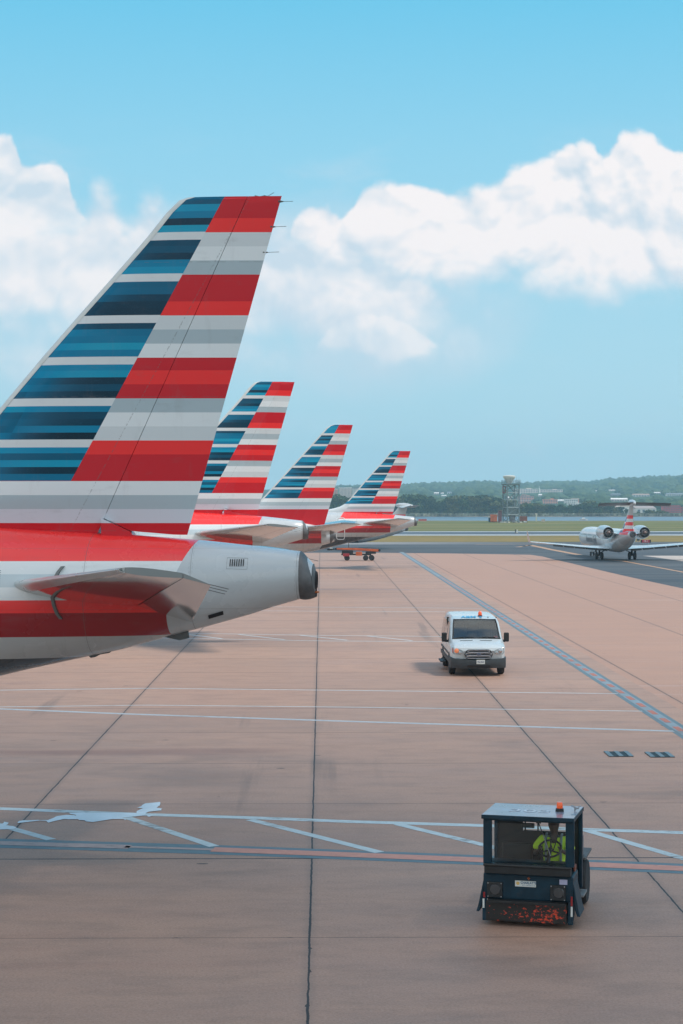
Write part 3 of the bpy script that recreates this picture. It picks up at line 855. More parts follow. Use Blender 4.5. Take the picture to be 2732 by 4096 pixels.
# details only the nearest tail shows
def nearest_details(root):
    f = [c for c in kids(root) if c.name.startswith('fuselage')][0]; asc = sorted(AIRBUS['body'])
    def skin(x, z, off=.006):
        zt, zb, w = table(asc, x); zc, hh = (zt + zb) / 2, (zt - zb) / 2
        s = max(-1, min(1, (z - zc) / hh)); return Vector((x, -(w / 2 * sqrt(1 - s * s) + off), z))
    # louvred air vent in its panel outline
    pan = MB(); c4 = [(-1.60, 5.41), (-1.245, 5.40), (-1.245, 5.21), (-1.60, 5.22)]
    for (xa, za), (xb, zb) in zip(c4, c4[1:] + c4[:1]): pan.tube([skin(lerp(xa, xb, t), lerp(za, zb, t), .001) for t in (0, .5, 1)], .0022, 5)
    vo = pan.build('air_vent', M_DKGREY, f)
    lv = MB()
    for i in range(7):
        x = -1.545 + i * .038
        lv.loft([[skin(x - .004, z, .004), skin(x + .012, z, .004), skin(x + .012, z, .016), skin(x - .004, z, .010)] for z in (5.265, 5.31, 5.36, 5.385)])
    lv.build('louvre', M_BLACK, vo)
    # dark hatch and blade aerials under the cone
    hp = MB(); hp.loft([[skin(x, z, o) for z, o in ((4.33 + (x + 1.94) * .3, .002), (4.40 + (x + 1.94) * .3, .002), (4.40 + (x + 1.94) * .3, .012), (4.33 + (x + 1.94) * .3, .012))] for x in (-1.94, -1.85, -1.75, -1.68)])
    hp.build('drain_hatch', M_BLACK, f)
    for poly, w in (([(-2.85, 3.99), (-2.38, 4.12), (-2.36, 3.965), (-2.53, 3.925)], .05), ([(-4.2, 3.66), (-3.72, 3.75), (-3.80, 3.69), (-3.97, 3.66), (-4.05, 3.615), (-4.13, 3.60)], .09)):
        MB().prism(poly, lambda p, h: (p[0], h, p[1]), -w / 2, w / 2).build('blade_aerial', M_DKGREY, f)
    # curved seal strip ahead of the tailplane
    ss = MB(); rr = []
    for x, z in ((-4.40, 5.27), (-4.47, 5.17), (-4.52, 5.05), (-4.545, 4.9), (-4.545, 4.75), (-4.52, 4.6), (-4.47, 4.45), (-4.41, 4.36)):
        a = skin(x, z, -.02); n = (skin(x, z, .05) - skin(x, z, 0)).normalized()
        rr.append([a + Vector((-.032, 0, 0)), a + Vector((.032, 0, 0)), a + Vector((.026, 0, 0)) + n * .075, a + Vector((-.026, 0, 0)) + n * .075])
    ss.loft(rr).build('seal_strip', paint('grey_seal', (.15, .16, .155), .5, var=.15), f, smooth=40)
    # trim scale
    for i in range(19):
        z = 5.20 - i * .034; ts = MB().add([skin(-5.47 - .02, z), skin(-5.47 + .02, z), skin(-5.47 + .02, z - .008), skin(-5.47 - .02, z - .008)], [(0, 1, 2, 3)]); to = ts.build('scale_mark', M_INK, f)
    p = skin(-5.58, 4.93, .012); text('0', .10, 'scale_number', M_INK, f, p, (pi / 2, 0, 0))
    # tail light and static wicks
    lp = MB(); lp.lathe([(.001, 0), (.018, .005), (.02, .03), (.016, .07), (.001, .09)], (-.12, 0, 4.79), (1, 0, .05), 14)
    ex = [c for c in kids(root) if c.name.startswith('exhaust_cone')][0]
    lp.build('tail_light', M_ORANGE_L, ex, smooth=50)
    rd = [c for c in kids(root) if c.name.startswith('rudder')][0]
    for a, b_ in (((-.70, 11.69), (-.50, 11.69)), ((-.84, 11.245), (-.62, 11.25)), ((-.975, 10.795), (-.75, 10.80)), ((-.96, 11.78), (-.84, 11.85)), ((-1.12, 11.78), (-1.0, 11.80))):
        w = MB(); w.tube([(a[0] - .06, 0, a[1]), (a[0] + .03, 0, a[1])], [.03, .008], 6); w.tube([(a[0], 0, a[1]), (b_[0], 0, b_[1])], .0045, 5)
        w.build('static_wick', M_DKGREY, rd)
nearest_details(a1)

# the outlined rear door on the farthest Airbus
def rear_door(root, x0, x1, z0, z1, dz):
    f = [c for c in kids(root) if c.name.startswith('fuselage')][0]; asc = sorted(AIRBUS['body'])
    def skin(x, z, off=.02):
        zt, zb, w = table(asc, x); zc, hh = (zt + zb) / 2, (zt - zb) / 2
        s = max(-1, min(1, (z - zc) / hh)); return Vector((x, -(w / 2 * sqrt(1 - s * s) + off), z + dz))
    o = MB(); r = .18; pts = []
    for cx, cz, a0 in ((x1 - r, z1 - r, 0), (x0 + r, z1 - r, 90), (x0 + r, z0 + r, 180), (x1 - r, z0 + r, 270)):
        for k in range(5):
            a = radians(a0 + k * 22.5); pts.append((cx + r * cos(a), cz + r * sin(a)))
    pts.append(pts[0]); fine = []
    for p, q in zip(pts, pts[1:]):
        for k in range(4): fine.append(skin(lerp(p[0], q[0], k / 4), lerp(p[1], q[1], k / 4)))
    o.tube(fine + [skin(*pts[0])], .035, 6)
    d = o.build('door_outline', paint('pale_door_edge', (.72, .74, .74), .4), f)
    MB().tube([skin(x0 - .15, z0 - .05, .03), skin(x1 + .1, z0 - .05, .03)], .06, 6).build('door_sill', M_DKGREY, d)
rear_door(a4, -7.75, -7.0, 3.4, 5.45, 0)

# --- the third airliner of the row, another type with a long straight fin
NARROW = dict(
    body=[(-.02, 4.2, 3.55, .5), (-.35, 4.42, 3.42, .85), (-1.0, 4.62, 3.25, 1.2), (-2.24, 4.85, 2.90, 1.75), (-4, 5.0, 2.3, 2.5), (-7, 5.05, 1.55, 3.3), (-10, 5.05, 1.1, 3.7), (-12, 5.05, 1.0, 3.76),
          (-30, 5.05, 1.0, 3.76), (-32, 4.9, 1.1, 3.5), (-34.5, 3.9, 1.5, 2.3), (-36, 3.0, 2.1, .8)],
    cone0=-.34, cone1=0.02, slant=.18,
    fin_z=[4.4, 4.8, 5.1, 5.4, 5.7, 5.9, 6.15, 6.36, 6.9, 7.36, 8.1, 8.88, 9.64, 10.4, 11.1, 11.5, 11.68, 11.74, 11.77],
    fin_le=[(4.4, -9.6), (5.1, -9.0), (5.7, -7.6), (6.15, -5.9), (6.36, -5.3), (6.9, -4.80), (11.5, -.62), (11.68, -.40), (11.74, -.25), (11.77, -.1)],
    te=(1.28, 11.77, .285), hinge=(.56, 11.77, .43), fin_t=.10,
    stab=dict(rl=-4.6, rt=-.55, rlz=4.25, rtz=3.98, ry=.5, tl=.35, tt=1.75, tlz=4.93, ttz=4.86, ty=7.1),
    wing=dict(rl=-23, rt=-16.5, ry=1.6, rz=2.0, tl=-16.5, tt=-15, ty=17.5, tz=3.6, gx=-18, gy=2.9), nose_x=-32.5, le_plain=True)
NARROW['m_fin'] = mat_fin('second_type_fin_livery', 11.17, .762, (.32, 11.76, .567), None, seed=5.0)
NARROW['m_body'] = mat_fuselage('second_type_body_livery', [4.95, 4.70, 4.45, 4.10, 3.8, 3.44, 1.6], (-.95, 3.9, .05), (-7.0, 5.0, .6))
a3 = airliner(NARROW, 'third airliner tail with long straight fin, between the second and the farthest tails', (.95, 126, 0), 0, GRP, drop=0.0, rudder=radians(13))
# ------------------------------------------------------------------ regional jet taxiing away
M_TAILP = paint('shaded_tailplane_paint', (.075, .075, .075), .4, var=.1)  # whitish tailplane coloured dark, the shade of its underside put into the paint
def regional_jet(label, loc, rz, scale, group=None, detail=True):
    """local: x to the right of the jet seen from behind, y forward, z up, origin on the ground under the main gear"""
    root = thing('regional_jet', label, 'airplane', loc, rz, group)
    S = scale
    m_fin, N, b = new_mat('jet_fin_livery')
    c = N.coord(); x, y, z = N.xyz(c)
    x, y, z = x / S, y / S, z / S
    cols = [RB, W1] * 4
    per = .405
    k = (5.55 - z) / per
    n = 9
    flag = N.ramp((k * (1 / n)).clamp(), [(i / n, (RB if i % 2 == 0 else W1)) for i in range(n)])
    blue = N.mix(((k * .5).frac()).lt(.24), N.mix(N.white((k * 3).floor(), 2.2), (.006, .06, .13), (.01, .13, .27)), W1)
    col = N.mix((y - (-6.85 + (z - 2.6) * -.50)).gt(0) * k.lt(7.2) * k.gt(.1), flag, blue)
    N.set(b, 'Base Color', N.mix(z.gt(5.55), col, (.55, .56, .55))); b.inputs['Roughness'].default_value = .25
    m_body, N, b = new_mat('jet_body_livery')
    c = N.coord(); x, y, z = N.xyz(c); x, y, z = x / S, y / S, z / S
    sil = N.mix(N.noise(c, .8, 5).step(.3, .7), (.56, .60, .61), (.64, .67, .68))
    tail = y.lt(-6.55)
    flag = N.ramp(((4.6 - z) * .5).clamp(), [(0, RB), (.19, (.62, .64, .65)), (.50, RB), (.68, (.5, .52, .53))])
    col = N.mix(tail * y.gt(-9.25), sil, flag)
    d = N.noise(N.mapv(c, (2, .6, 2)), 1.2, 6, .65).step(.5, .75)
    col = N.mix(d * .35, col, (.22, .22, .22))
    N.set(b, 'Base Color', col); b.inputs['Roughness'].default_value = .27; b.inputs['Coat Weight'].default_value = .3
    def V(x, y, z): return (x * S, y * S, z * S)
    # fuselage: (y, top, bottom, width)
    st = [(20.8, 2.4, 2.0, .3), (20.3, 2.9, 1.6, 1.1), (19.2, 3.45, 1.25, 1.9), (17.6, 3.78, 1.08, 2.5), (15, 3.85, 1.05, 2.69), (3.5, 3.85, 1.05, 2.69), (2.2, 3.85, .92, 2.75), (-1.8, 3.85, .92, 2.75),
          (-3, 3.85, 1.05, 2.69), (-4.6, 3.85, 1.35, 2.6), (-6.2, 3.83, 1.78, 2.35), (-7.6, 3.80, 2.2, 1.9), (-8.6, 3.75, 2.52, 1.45), (-9.3, 3.68, 2.78, 1.0), (-9.75, 3.62, 2.95, .75)]
    rg = []
    for yy, zt, zb, w in st:
        zc, hh = (zt + zb) / 2, (zt - zb) / 2
        rg.append([V(w / 2 * cos(2 * pi * q / 32), yy, zc + hh * sin(2 * pi * q / 32)) for q in range(32)])
    fus = MB().loft(rg).build('fuselage', m_body, root, smooth=45)
    MB().lathe([(.38 * S, 0), (.37 * S, .25 * S), (.30 * S, .42 * S), (.22 * S, .43 * S), (.2 * S, .3 * S)], V(0, -9.7, 3.29), (0, -1, -.02), 24).build('tail_cone', M_EXH, root, smooth=45)
    # fin with bullet and T tail
    rr = []
    for zz, yl, yt, t in ((3.4, -4.9, -9.3, .42), (3.75, -5.6, -9.35, .40), (4.1, -6.25, -9.4, .37), (5.0, -7.05, -9.62, .32), (6.0, -7.95, -9.85, .28), (6.95, -8.75, -10.1, .25)):
        L = yl - yt
        rr.append([V(h * t / .11 / max(L, .01) * (L / 1), yl - xx, zz) for xx, h in foil(0, L, .11, 0, 1, 10)])
    rr2 = [[(p[0] / 1.0, p[1], p[2]) for p in r] for r in rr]
    MB().loft(rr2).build('fin', m_fin, root, smooth=45)
    bl = MB(); bl.lathe([(.02 * S, 0), (.24 * S, .25 * S), (.38 * S, .8 * S), (.40 * S, 1.5 * S), (.32 * S, 2.2 * S), (.15 * S, 2.8 * S), (.02 * S, 3.0 * S)], V(0, -8.0, 7.05), (0, -1, -.03), 20)
    bl.build('tail_bullet', M_SILVER, root, smooth=60)
    for s in (-1, 1):
        tp = MB().loft([[V(s * xx, yl - q, zz + h + (q / L - .5) * .34) for q, h in foil(0, L, .10, 0, 1, 10)] for xx, yl, L, zz in ((.1, -8.4, 2.3, 6.92), (4.27, -10.1, 1.15, 6.80))]).build('tailplane', M_TAILP if detail else M_SILVER, root, smooth=45)
    # wings with winglets
    for s in (-1, 1):
        w = MB().loft([[V(s * xx, yl - q, zz + h) for q, h in foil(0, L, t, 0, 1, 12)] for xx, yl, L, zz, t in ((.9, 3.4, 5.6, 1.36, .12), (3.6, 1.7, 3.9, 1.52, .11), (11.3, -2.9, 1.5, 2.28, .10))]).build('wing', M_SILVER, root, smooth=45)
        MB().loft([[V(s * (xx + h), yl - q, zz) for q, h in foil(0, L, .07, 0, 1, 8)] for xx, yl, L, zz in ((11.3, -2.9, 1.5, 2.26), (11.48, -3.3, 1.15, 2.7), (11.75, -4.3, .55, 3.62))]).build('winglet', paint('winglet_paint', (.60, .52, .50), .35), w, smooth=45)
        fl = MB()
        for i in range(5):
            u0, u1 = .06 + i * .135, .06 + i * .135 + .118
            xa, xb = lerp(.9, 11.3, u0), lerp(.9, 11.3, u1)
            f2 = lambda X: (lerp(3.4 - 5.6, 1.7 - 3.9, (X - .9) / 2.7) if X < 3.6 else lerp(-2.2, -4.4, (X - 3.6) / 7.7), 1.30 + (X - .9) * .09)
            (ya, za), (yb, zb) = f2(xa), f2(xb)
            fl.loft([[V(s * X, Y + .35, Z - .02), V(s * X, Y - .12, Z - .10), V(s * X, Y - .16, Z - .24), V(s * X, Y + .25, Z - .20)] for X, Y, Z in ((xa, ya, za), (xb, yb, zb))])
        fl.build('flap', M_BLACK, w)
    # engines on stubs
    for s in (-1, 1):
        o = V(s * 2.2, -2.6, 3.46)
        e = MB(); e.lathe([(.52 * S, 0), (.72 * S, -.12 * S), (.83 * S, .25 * S), (.86 * S, 1.2 * S), (.84 * S, 2.2 * S), (.72 * S, 3.3 * S), (.655 * S, 3.75 * S), (.63 * S, 3.74 * S), (.60 * S, 3.0 * S), (.56 * S, 2.2 * S)], o, (0, -1, 0), 32, 0, (True, False))
        en = e.build('engine', M_SILVER, root, smooth=45)
        MB().lathe([(.60 * S, 2.3 * S), (.02, 2.31 * S)], o, (0, -1, 0), 32, 0, (False, True)).build('fan_duct', M_BLACK, en)
        MB().lathe([(.46 * S, 2.4 * S), (.46 * S, 3.2 * S), (.33 * S, 3.85 * S), (.30 * S, 3.86 * S), (.28 * S, 3.4 * S)], o, (0, -1, 0), 28, 0, (True, True)).build('core_nozzle', M_STEEL, en, smooth=45)
        MB().lathe([(.22 * S, 3.5 * S), (.20 * S, 3.95 * S), (.08 * S, 4.25 * S), (.01, 4.3 * S)], o, (0, -1, 0), 20).build('exhaust_plug', paint('copper_plug', (.26, .19, .165), .5, metal=.3), en, smooth=60)
        MB().loft([[V(s * xx, -3.4 - q, zz + h) for q, h in foil(0, L, .12, 0, 1, 8)] for xx, L, zz in ((.9, 3.4, 3.25), (1.75, 3.0, 3.42))]).build('engine_pylon', M_SILVER, en, smooth=45)
    # gear
    for s in (-1, 1) if detail else ():
        g_ = MB(); g_.tube([V(s * 2.05, 0, .45), V(s * 2.0, .05, 1.4)], .12 * S, 10); g_.tube([V(s * 2.02, 0, .8), V(s * 1.2, .1, 1.2)], .05 * S, 8); g_.box(V(s * 2.45, .1, 1.12), (.06, .9 * S, .45 * S))
        go = g_.build('landing_gear', M_BLACK, root)
        for q in (-.33, .33):
            MB().lathe([(.2 * S, -.14 * S), (.40 * S, -.14 * S), (.455 * S, -.08 * S), (.455 * S, .08 * S), (.40 * S, .14 * S), (.2 * S, .14 * S)], V(s * 2.05 + q, 0, .455), (1, 0, 0), 22).build('wheel', M_TYRE, go, smooth=40)
    if not detail: return root
    g_ = MB(); g_.tube([V(0, 15, .3), V(0, 15.1, 1.4)], .08 * S, 10); go = g_.build('landing_gear', M_STEEL, root)
    for q in (-.2, .2):
        MB().lathe([(.1 * S, -.08 * S), (.25 * S, -.08 * S), (.28 * S, -.04 * S), (.28 * S, .04 * S), (.25 * S, .08 * S), (.1 * S, .08 * S)], V(q, 15, .28), (1, 0, 0), 18).build('wheel', M_TYRE, go, smooth=40)
    if detail:
        # airline name on the left side, cabin windows
        for i in range(17):
            yy = 16 - i * .86
            MB().lathe([(.001, 0), (.13 * S, 0), (.13 * S, .02), (.001, .022)], V(-1.345, yy, 2.9), (-1, 0, .25), 14).build('window', M_WINDOW, fus)
        t = text('American Eagle', 1.15 * S, 'airline_name', paint('grey_lettering', (.16, .175, .19), .5), fus, V(-1.352, 8.9, 2.3), (radians(90), 0, radians(-90)), .006, sx=.95, bold=True)
        me = t.data
        for v in me.vertices: pass
        text('N508AE', .38 * S, 'registration', paint('grey_lettering_small', (.16, .175, .19), .5), fus, V(-1.30, -2.3, 2.95), (radians(90), 0, radians(-90)), .006)
        # small ventral lights and tail nozzle
        MB().tube([V(0, -2.0, .95), V(0, -2.05, .75)], .02, 6).build('drain_mast', M_DKGREY, fus)
        MB().lathe([(.001, 0), (.10 * S, .01), (.10 * S, .06), (.001, .07)], V(-.12, -9.0, 3.05), (0, -1, 0), 14).build('tail_port', M_BLACK, fus)
    return root
_m = (ground(2397, 2238) + ground(2528.5, 2238)) / 2
jet = regional_jet('small white jet taxiing away with two tail engines and a T tail', (_m.x, _m.y, -.004), radians(2.4), .885)
jet2 = regional_jet('white T tail of a small jet showing behind the farthest striped fin', (3.4, 240, -.004), radians(76), .83, detail=False)

# ------------------------------------------------------------------ baggage tractor
M_TUG = paint('dark_blue_tractor_paint', (.004, .026, .044), .45, spec=.3, var=.25, scale=4, dirt=.3)
M_TUGROOF = paint('weathered_blue_roof_paint', (.22, .25, .32), .30, coat=.4, var=.3, scale=2.2, dirt=.06)
M_TUGBLK = paint('black_painted_steel', (.012, .013, .014), .5, var=.3, scale=6)
M_VEST = paint('lime_hi_vis_cloth', (.62, .88, .04), .85, var=.12, scale=9)
M_TAPE = paint('grey_reflective_tape', (.22, .29, .29), .5, var=.1)
M_SKIN = paint('shaded_brown_skin', (.05, .026, .018), .5, var=.12, scale=8)  # skin colour darkened for the shade inside the cab
M_HAIR = paint('black_hair', (.010, .009, .008), .8)
M_NAVY = paint('navy_trousers', (.012, .014, .022), .9)
M_CLEAR = glass('clear_windscreen', (.93, .96, .96), .02, .0)
M_BEACON = paint('orange_beacon_lens', (.70, .08, .015), .2, coat=.5, emit=((1, .16, .02), .15))
M_PLATE = paint('white_sticker', (.62, .65, .62), .5, var=.06)
M_LILAC = paint('lilac_sticker', (.42, .42, .58), .5, var=.06)
M_BLUETXT = paint('blue_lettering', (.01, .10, .20), .5)
M_YELDOT = paint('yellow_disc', (.62, .42, .12), .5)
M_REDREF = paint('red_reflector', (.30, .02, .02), .3)
M_SEAT = paint('black_vinyl', (.014, .015, .016), .55, var=.2)

def mat_bumper():
    m, N, b = new_mat('scraped_bumper')
    c = N.coord(); x, y, z = N.xyz(c)
    n = N.noise(N.mapv(c, (8, 1, 13)), 1.6, 5, .6, .4); n2 = N.noise(N.mapv(c, (19, 1, 26)), 1.0, 5, .65)
    k = (n + (n2 - .5) * .8 + (z - .2).abs() * -.5 + (x - .28).abs() * -.16).step(.49, .56)
    col = N.mix(k, (.013, .012, .011), (.60, .055, .018))
    N.set(b, 'Base Color', col); N.set(b, 'Roughness', n * .3 + .4)
    return m
def wheel(mb_name, r, w, c, parent, hub=.55):
    o = MB().lathe([(r * hub, -w / 2), (r * .90, -w / 2), (r, -w * .3), (r, w * .3), (r * .90, w / 2), (r * hub, w / 2)], c, (1, 0, 0), 28, 0, (True, True)).build(mb_name, M_TYRE, parent, smooth=40)
    MB().lathe([(r * hub * 1.02, -w * .42), (r * hub * .55, -w * .30), (.04, -w * .32), (.04, w * .32), (r * hub * .55, w * .30), (r * hub * 1.02, w * .42)], c, (1, 0, 0), 20).build('rim', M_HUB, o, smooth=40)
    return o

def tractor():
    root = thing('baggage_tractor', 'dark blue baggage tractor with flat roof and orange beacon, driver inside', 'tractor', (3.10, 26.78, 0), radians(-15))
    # front body: box with dashboard ledge
    b = MB()
    b.box((0, .33, .585), (1.36, .62, .39))
    b.build('front_panel', M_TUG, root, bevel=.025)
    bm_ = MB(); bm_.box((-.02, -.018, .225), (1.22, .05, .30)); bmp = bm_.build('bumper', mat_bumper(), root, bevel=.012)
    bl = MB(); bl.box((0, .10, .115), (1.30, .22, .06)); bl.box((-.65, -.005, .24), (.07, .05, .34)); bl.box((.645, -.005, .24), (.08, .05, .34)); bl.build('bumper_frame', M_TUG, root, bevel=.012)
    led = MB(); led.box((0, .0, .86), (1.30, .14, .13)); led.tube([(-.66, -.08, .925), (.66, -.08, .925)], .022, 10); led.build('dashboard_ledge', M_TUGBLK, root, bevel=.02)
    chs = MB(); chs.box((0, 1.25, .26), (1.10, 1.9, .20)); chs.build('chassis', M_TUGBLK, root)
    # lamps behind square guards
    for x in (-.50, .455):
        h = MB(); h.box((x, .012, .535), (.235, .05, .235)); ho = h.build('headlight', M_TUGBLK, root, bevel=.01)
        MB().lathe([(.085, 0), (.075, .012), (.001, .016)], (x + .01, -.012, .54), (0, -1, 0), 20).build('lens', paint('dull_lamp_glass', (.05, .052, .055), .25, coat=.4), ho, smooth=40)
        bo = MB()
        for qx in (-.1, .1):
            for qz in (-.1, .1): bo.lathe([(.009, 0), (.009, .006), (.001, .008)], (x + qx, -.013, .535 + qz), (0, -1, 0), 8)
        bo.build('bolt', M_STEEL, ho)
    pl = MB().box((-.035, .014, .645), (.315, .008, .088)).build('name_plate', M_PLATE, root)
    MB().lathe([(.026, 0), (.026, .003), (.001, .0032)], (-.15, .010, .65), (0, -1, 0), 16).build('disc', M_YELDOT, pl)
    text('CHARLATTE', .050, 'lettering', M_BLUETXT, pl, (.012, .008, .66), (pi / 2, 0, 0), .0015, sx=.86, bold=True)
    text('O F  A M E R I C A', .024, 'small_lettering', M_BLUETXT, pl, (.012, .008, .622), (pi / 2, 0, 0), .0012)
    MB().box((.535, .014, .70), (.118, .006, .075)).build('sticker', M_LILAC, root)
    ti = MB(); ti.tube([(.02, .012, .745), (.0, .005, .735), (.02, .0, .71), (.03, .006, .735)], .012, 6); ti.build('tow_catch', paint('rust_orange', (.35, .10, .04), .7), root)
    for x, z0, z1, m in ((-.655, .42, .50, M_REDREF), (.665, .36, .50, M_REDREF), (-.665, .26, .40, M_PLATE), (.665, .20, .35, M_PLATE)):
        MB().box((x, -.034, (z0 + z1) / 2), (.028, .008, z1 - z0)).build('reflector', m, root)
    # cab frame
    cab = MB()
    zt = 1.60
    cab.box((-.615, .045, (.92 + zt) / 2), (.13, .06, zt - .92)); cab.box((.63, .045, (.92 + zt) / 2), (.13, .06, zt - .92)); cab.box((0, .045, 1.59), (1.14, .05, .03))
    cb = cab.build('windscreen_frame', M_TUG, root, bevel=.012)
    for x in (-.66, .66): MB().box((x, 1.13, (.4 + zt) / 2), (.06, .10, zt - .4)).build('door_post', M_TUG, root, bevel=.012)
    bw = MB()     # rear wall with its window
    bw.box((0, 1.13, .76), (1.26, .05, .96)); bw.box((-.44, 1.13, 1.415), (.40, .05, .35)); bw.box((.57, 1.13, 1.415), (.13, .05, .35)); bw.box((.13, 1.13, 1.58), (.74, .05, .02))
    bw.build('rear_wall', M_TUGBLK, root)
    wb = MB()
    for x in (-.20, .0, .215, .49): wb.box((x, 1.10, 1.40), (.022 if x != .215 else .04, .02, .33))
    wb.box((.14, 1.10, 1.245), (.72, .02, .02)); wb.build('window_bars', M_TUGBLK, root)
    MB().box((0, .5, .38), (1.16, 1.2, .04)).build('cab_floor', M_TUGBLK, root)
    # roof
    r = MB(); r.loft([[(-.70, -.045, 1.605), (.70, -.045, 1.605), (.70, 1.22, 1.575), (-.70, 1.22, 1.575)], [(-.70, -.045, 1.665), (.70, -.045, 1.665), (.70, 1.22, 1.635), (-.70, 1.22, 1.635)]])
    ro = r.build('roof', M_TUG, root, bevel=.008)
    sk = MB(); sk.sheet([(-.692, -.035, 1.669), (.692, -.035, 1.669), (.692, 1.21, 1.6395), (-.692, 1.21, 1.6395)]); rs = sk.build('roof_skin', M_TUGROOF, ro)
    text('303', .36, 'fleet_number', paint('chalky_white_number', (.62, .64, .68), .5, var=.3, scale=9), ro, (-.04, .50, 1.660), (radians(-1.35), 0, 0), .001, sx=1.25)
    bc = MB(); bc.lathe([(.066, 0), (.062, .04), (.05, .048), (.001, .049)], (.40, .62, 1.654), (0, 0, 1), 20); bo = bc.build('beacon', M_TUGBLK, root, smooth=40)
    MB().lathe([(.046, 0), (.050, .015), (.043, .085), (.036, .095), (.001, .097)], (.40, .62, 1.70), (0, 0, 1), 20).build('lens', M_BEACON, bo, smooth=40)
    an = MB(); an.tube([(.56, .78, 1.72), (.68, .66, 1.70)], .012, 6); an.tube([(.62, .72, 1.64), (.62, .72, 1.71)], .012, 6); an.tube([(.62, .72, 1.67), (.70, .80, 1.72)], .01, 6); an.build('roof_catch', M_STEEL, ro)
    # windscreen, wiper, mirror, steering wheel
    MB().box((0, .05, 1.235), (1.12, .006, .61)).build('windscreen', M_CLEAR, root)
    w = MB(); w.box((.165, .0, 1.60), (.07, .05, .06)); w.tube([(.165, -.03, 1.59), (.30, -.005, 1.22)], .008, 6); wo = w.build('wiper', M_TUGBLK, root)
    MB().tube([(.235, -.022, 1.40), (.345, -.012, 1.09)], .0055, 6).build('wiper_blade', M_HUB, wo)
    MB().box((-.02, .16, 1.50), (.20, .03, .075)).build('mirror', M_TUGBLK, root, bevel=.012)
    sw = MB(); cc = Vector((.27, .50, 1.10)); X = Vector((1, 0, 0)); Yv = Vector((0, .80, .60)).normalized()
    n = 28; sw.tube([cc + X * .17 * cos(2 * pi * k / n) + Yv * .17 * sin(2 * pi * k / n) for k in range(n + 1)], .016, 8)
    for a in (90, 210, 330): sw.tube([cc + Vector((0, -.02, -.02)), cc + X * .165 * cos(radians(a)) + Yv * .165 * sin(radians(a))], .012, 6)
    sw.tube([cc, cc + Vector((0, -.30, -.22))], .03, 8); sw.build('steering_wheel', M_SEAT, root, smooth=50)
    ds = MB(); ds.box((0, .26, .90), (1.24, .32, .06)); ds.build('dashboard', M_SEAT, root)
    st = MB(); st.box((.29, .82, .60), (.50, .45, .12)); st.box((.29, 1.06, .90), (.48, .10, .56)); st.box((-.32, .82, .60), (.50, .45, .12)); st.box((-.32, 1.06, .84), (.48, .10, .44)); st.build('seat', M_SEAT, root, bevel=.03)
    # flared rubber side flaps
    for s in (-1, 1):
        f = MB(); f.loft([[(s * .685, .06, .66), (s * .685, .52, .66), (s * .672, .52, .66), (s * .672, .06, .66)], [(s * .755, .03, .30), (s * .755, .55, .30), (s * .70, .55, .30), (s * .70, .03, .30)], [(s * .785, .02, .19), (s * .785, .56, .19), (s * .74, .56, .19), (s * .74, .02, .19)]])
        f.build('side_flap', M_TUG, root, bevel=.012)
    # open right door post and rear deck
    dk = MB(); dk.box((.0, 1.75, .64), (.76, 1.2, .24)); dk.box((.58, 1.30, .56), (.14, .28, .28)); dk.box((0, 1.75, .42), (.74, 1.2, .24)); dk.build('rear_deck', M_TUG, root, bevel=.02)
    fd = MB(); fd.box((.60, 1.80, .79), (.22, .84, .04)); fd.box((-.60, 1.80, .79), (.22, .84, .04)); fd.build('fender', paint('worn_grey_deck', (.12, .115, .11), .7, var=.3, dirt=.4), root, bevel=.01)
    tb = MB(); tb.box((.575, 1.42, .97), (.16, .30, .34)); tb.build('tool_box', paint('grey_locker', (.10, .10, .115), .5, var=.25), root, bevel=.012)
    rl_ = MB()
    for y in (1.36, 1.53): rl_.tube([(.60, y, 1.12), (.60, y, 1.42)], .012, 6)
    rl_.tube([(.60, 1.36, 1.42), (.60, 1.53, 1.42)], .012, 6); rl_.build('hand_rail', M_TUGBLK, root)
    st_ = MB(); st_.box((.69, .98, .34), (.12, .45, .03)); st_.build('step', M_HUB, root)
    MB().box((.645, .52, .70), (.03, .16, .34)).build('fire_bottle', paint('brick_red_part', (.22, .06, .035), .6), root, bevel=.012)
    for x in (-.54, .54): wheel('wheel', .27, .19, (x, .42, .27), root)
    for x in (-.585, .585): wheel('wheel', .36, .22, (x, 1.80, .36), root)
    return root
tug = tractor()

def skinned(name, joints, bones, mat, parent, sub=2, root=0):
    me = bpy.data.meshes.new(name); me.from_pydata([j[0] for j in joints], bones, [])
    o = bpy.data.objects.new(name, me); COL.objects.link(o)
    md = o.modifiers.new('skin', 'SKIN'); md.use_smooth_shade = True; md.branch_smoothing = .4
    for i, j in enumerate(joints):
        r = j[1]; me.skin_vertices[0].data[i].radius = r if isinstance(r, tuple) else (r, r)
    me.skin_vertices[0].data[root].use_root = True
    sb = o.modifiers.new('subdivision', 'SUBSURF'); sb.levels = sub; sb.render_levels = sub
    dg = bpy.context.evaluated_depsgraph_get(); dg.update()
    nm = bpy.data.meshes.new_from_object(o.evaluated_get(dg)); nm.name = name
    bpy.data.objects.remove(o)
    nm.materials.clear(); nm.materials.append(mat); nm.shade_smooth()
    o2 = bpy.data.objects.new(name, nm); COL.objects.link(o2)
    if parent: o2.parent = parent
    return o2

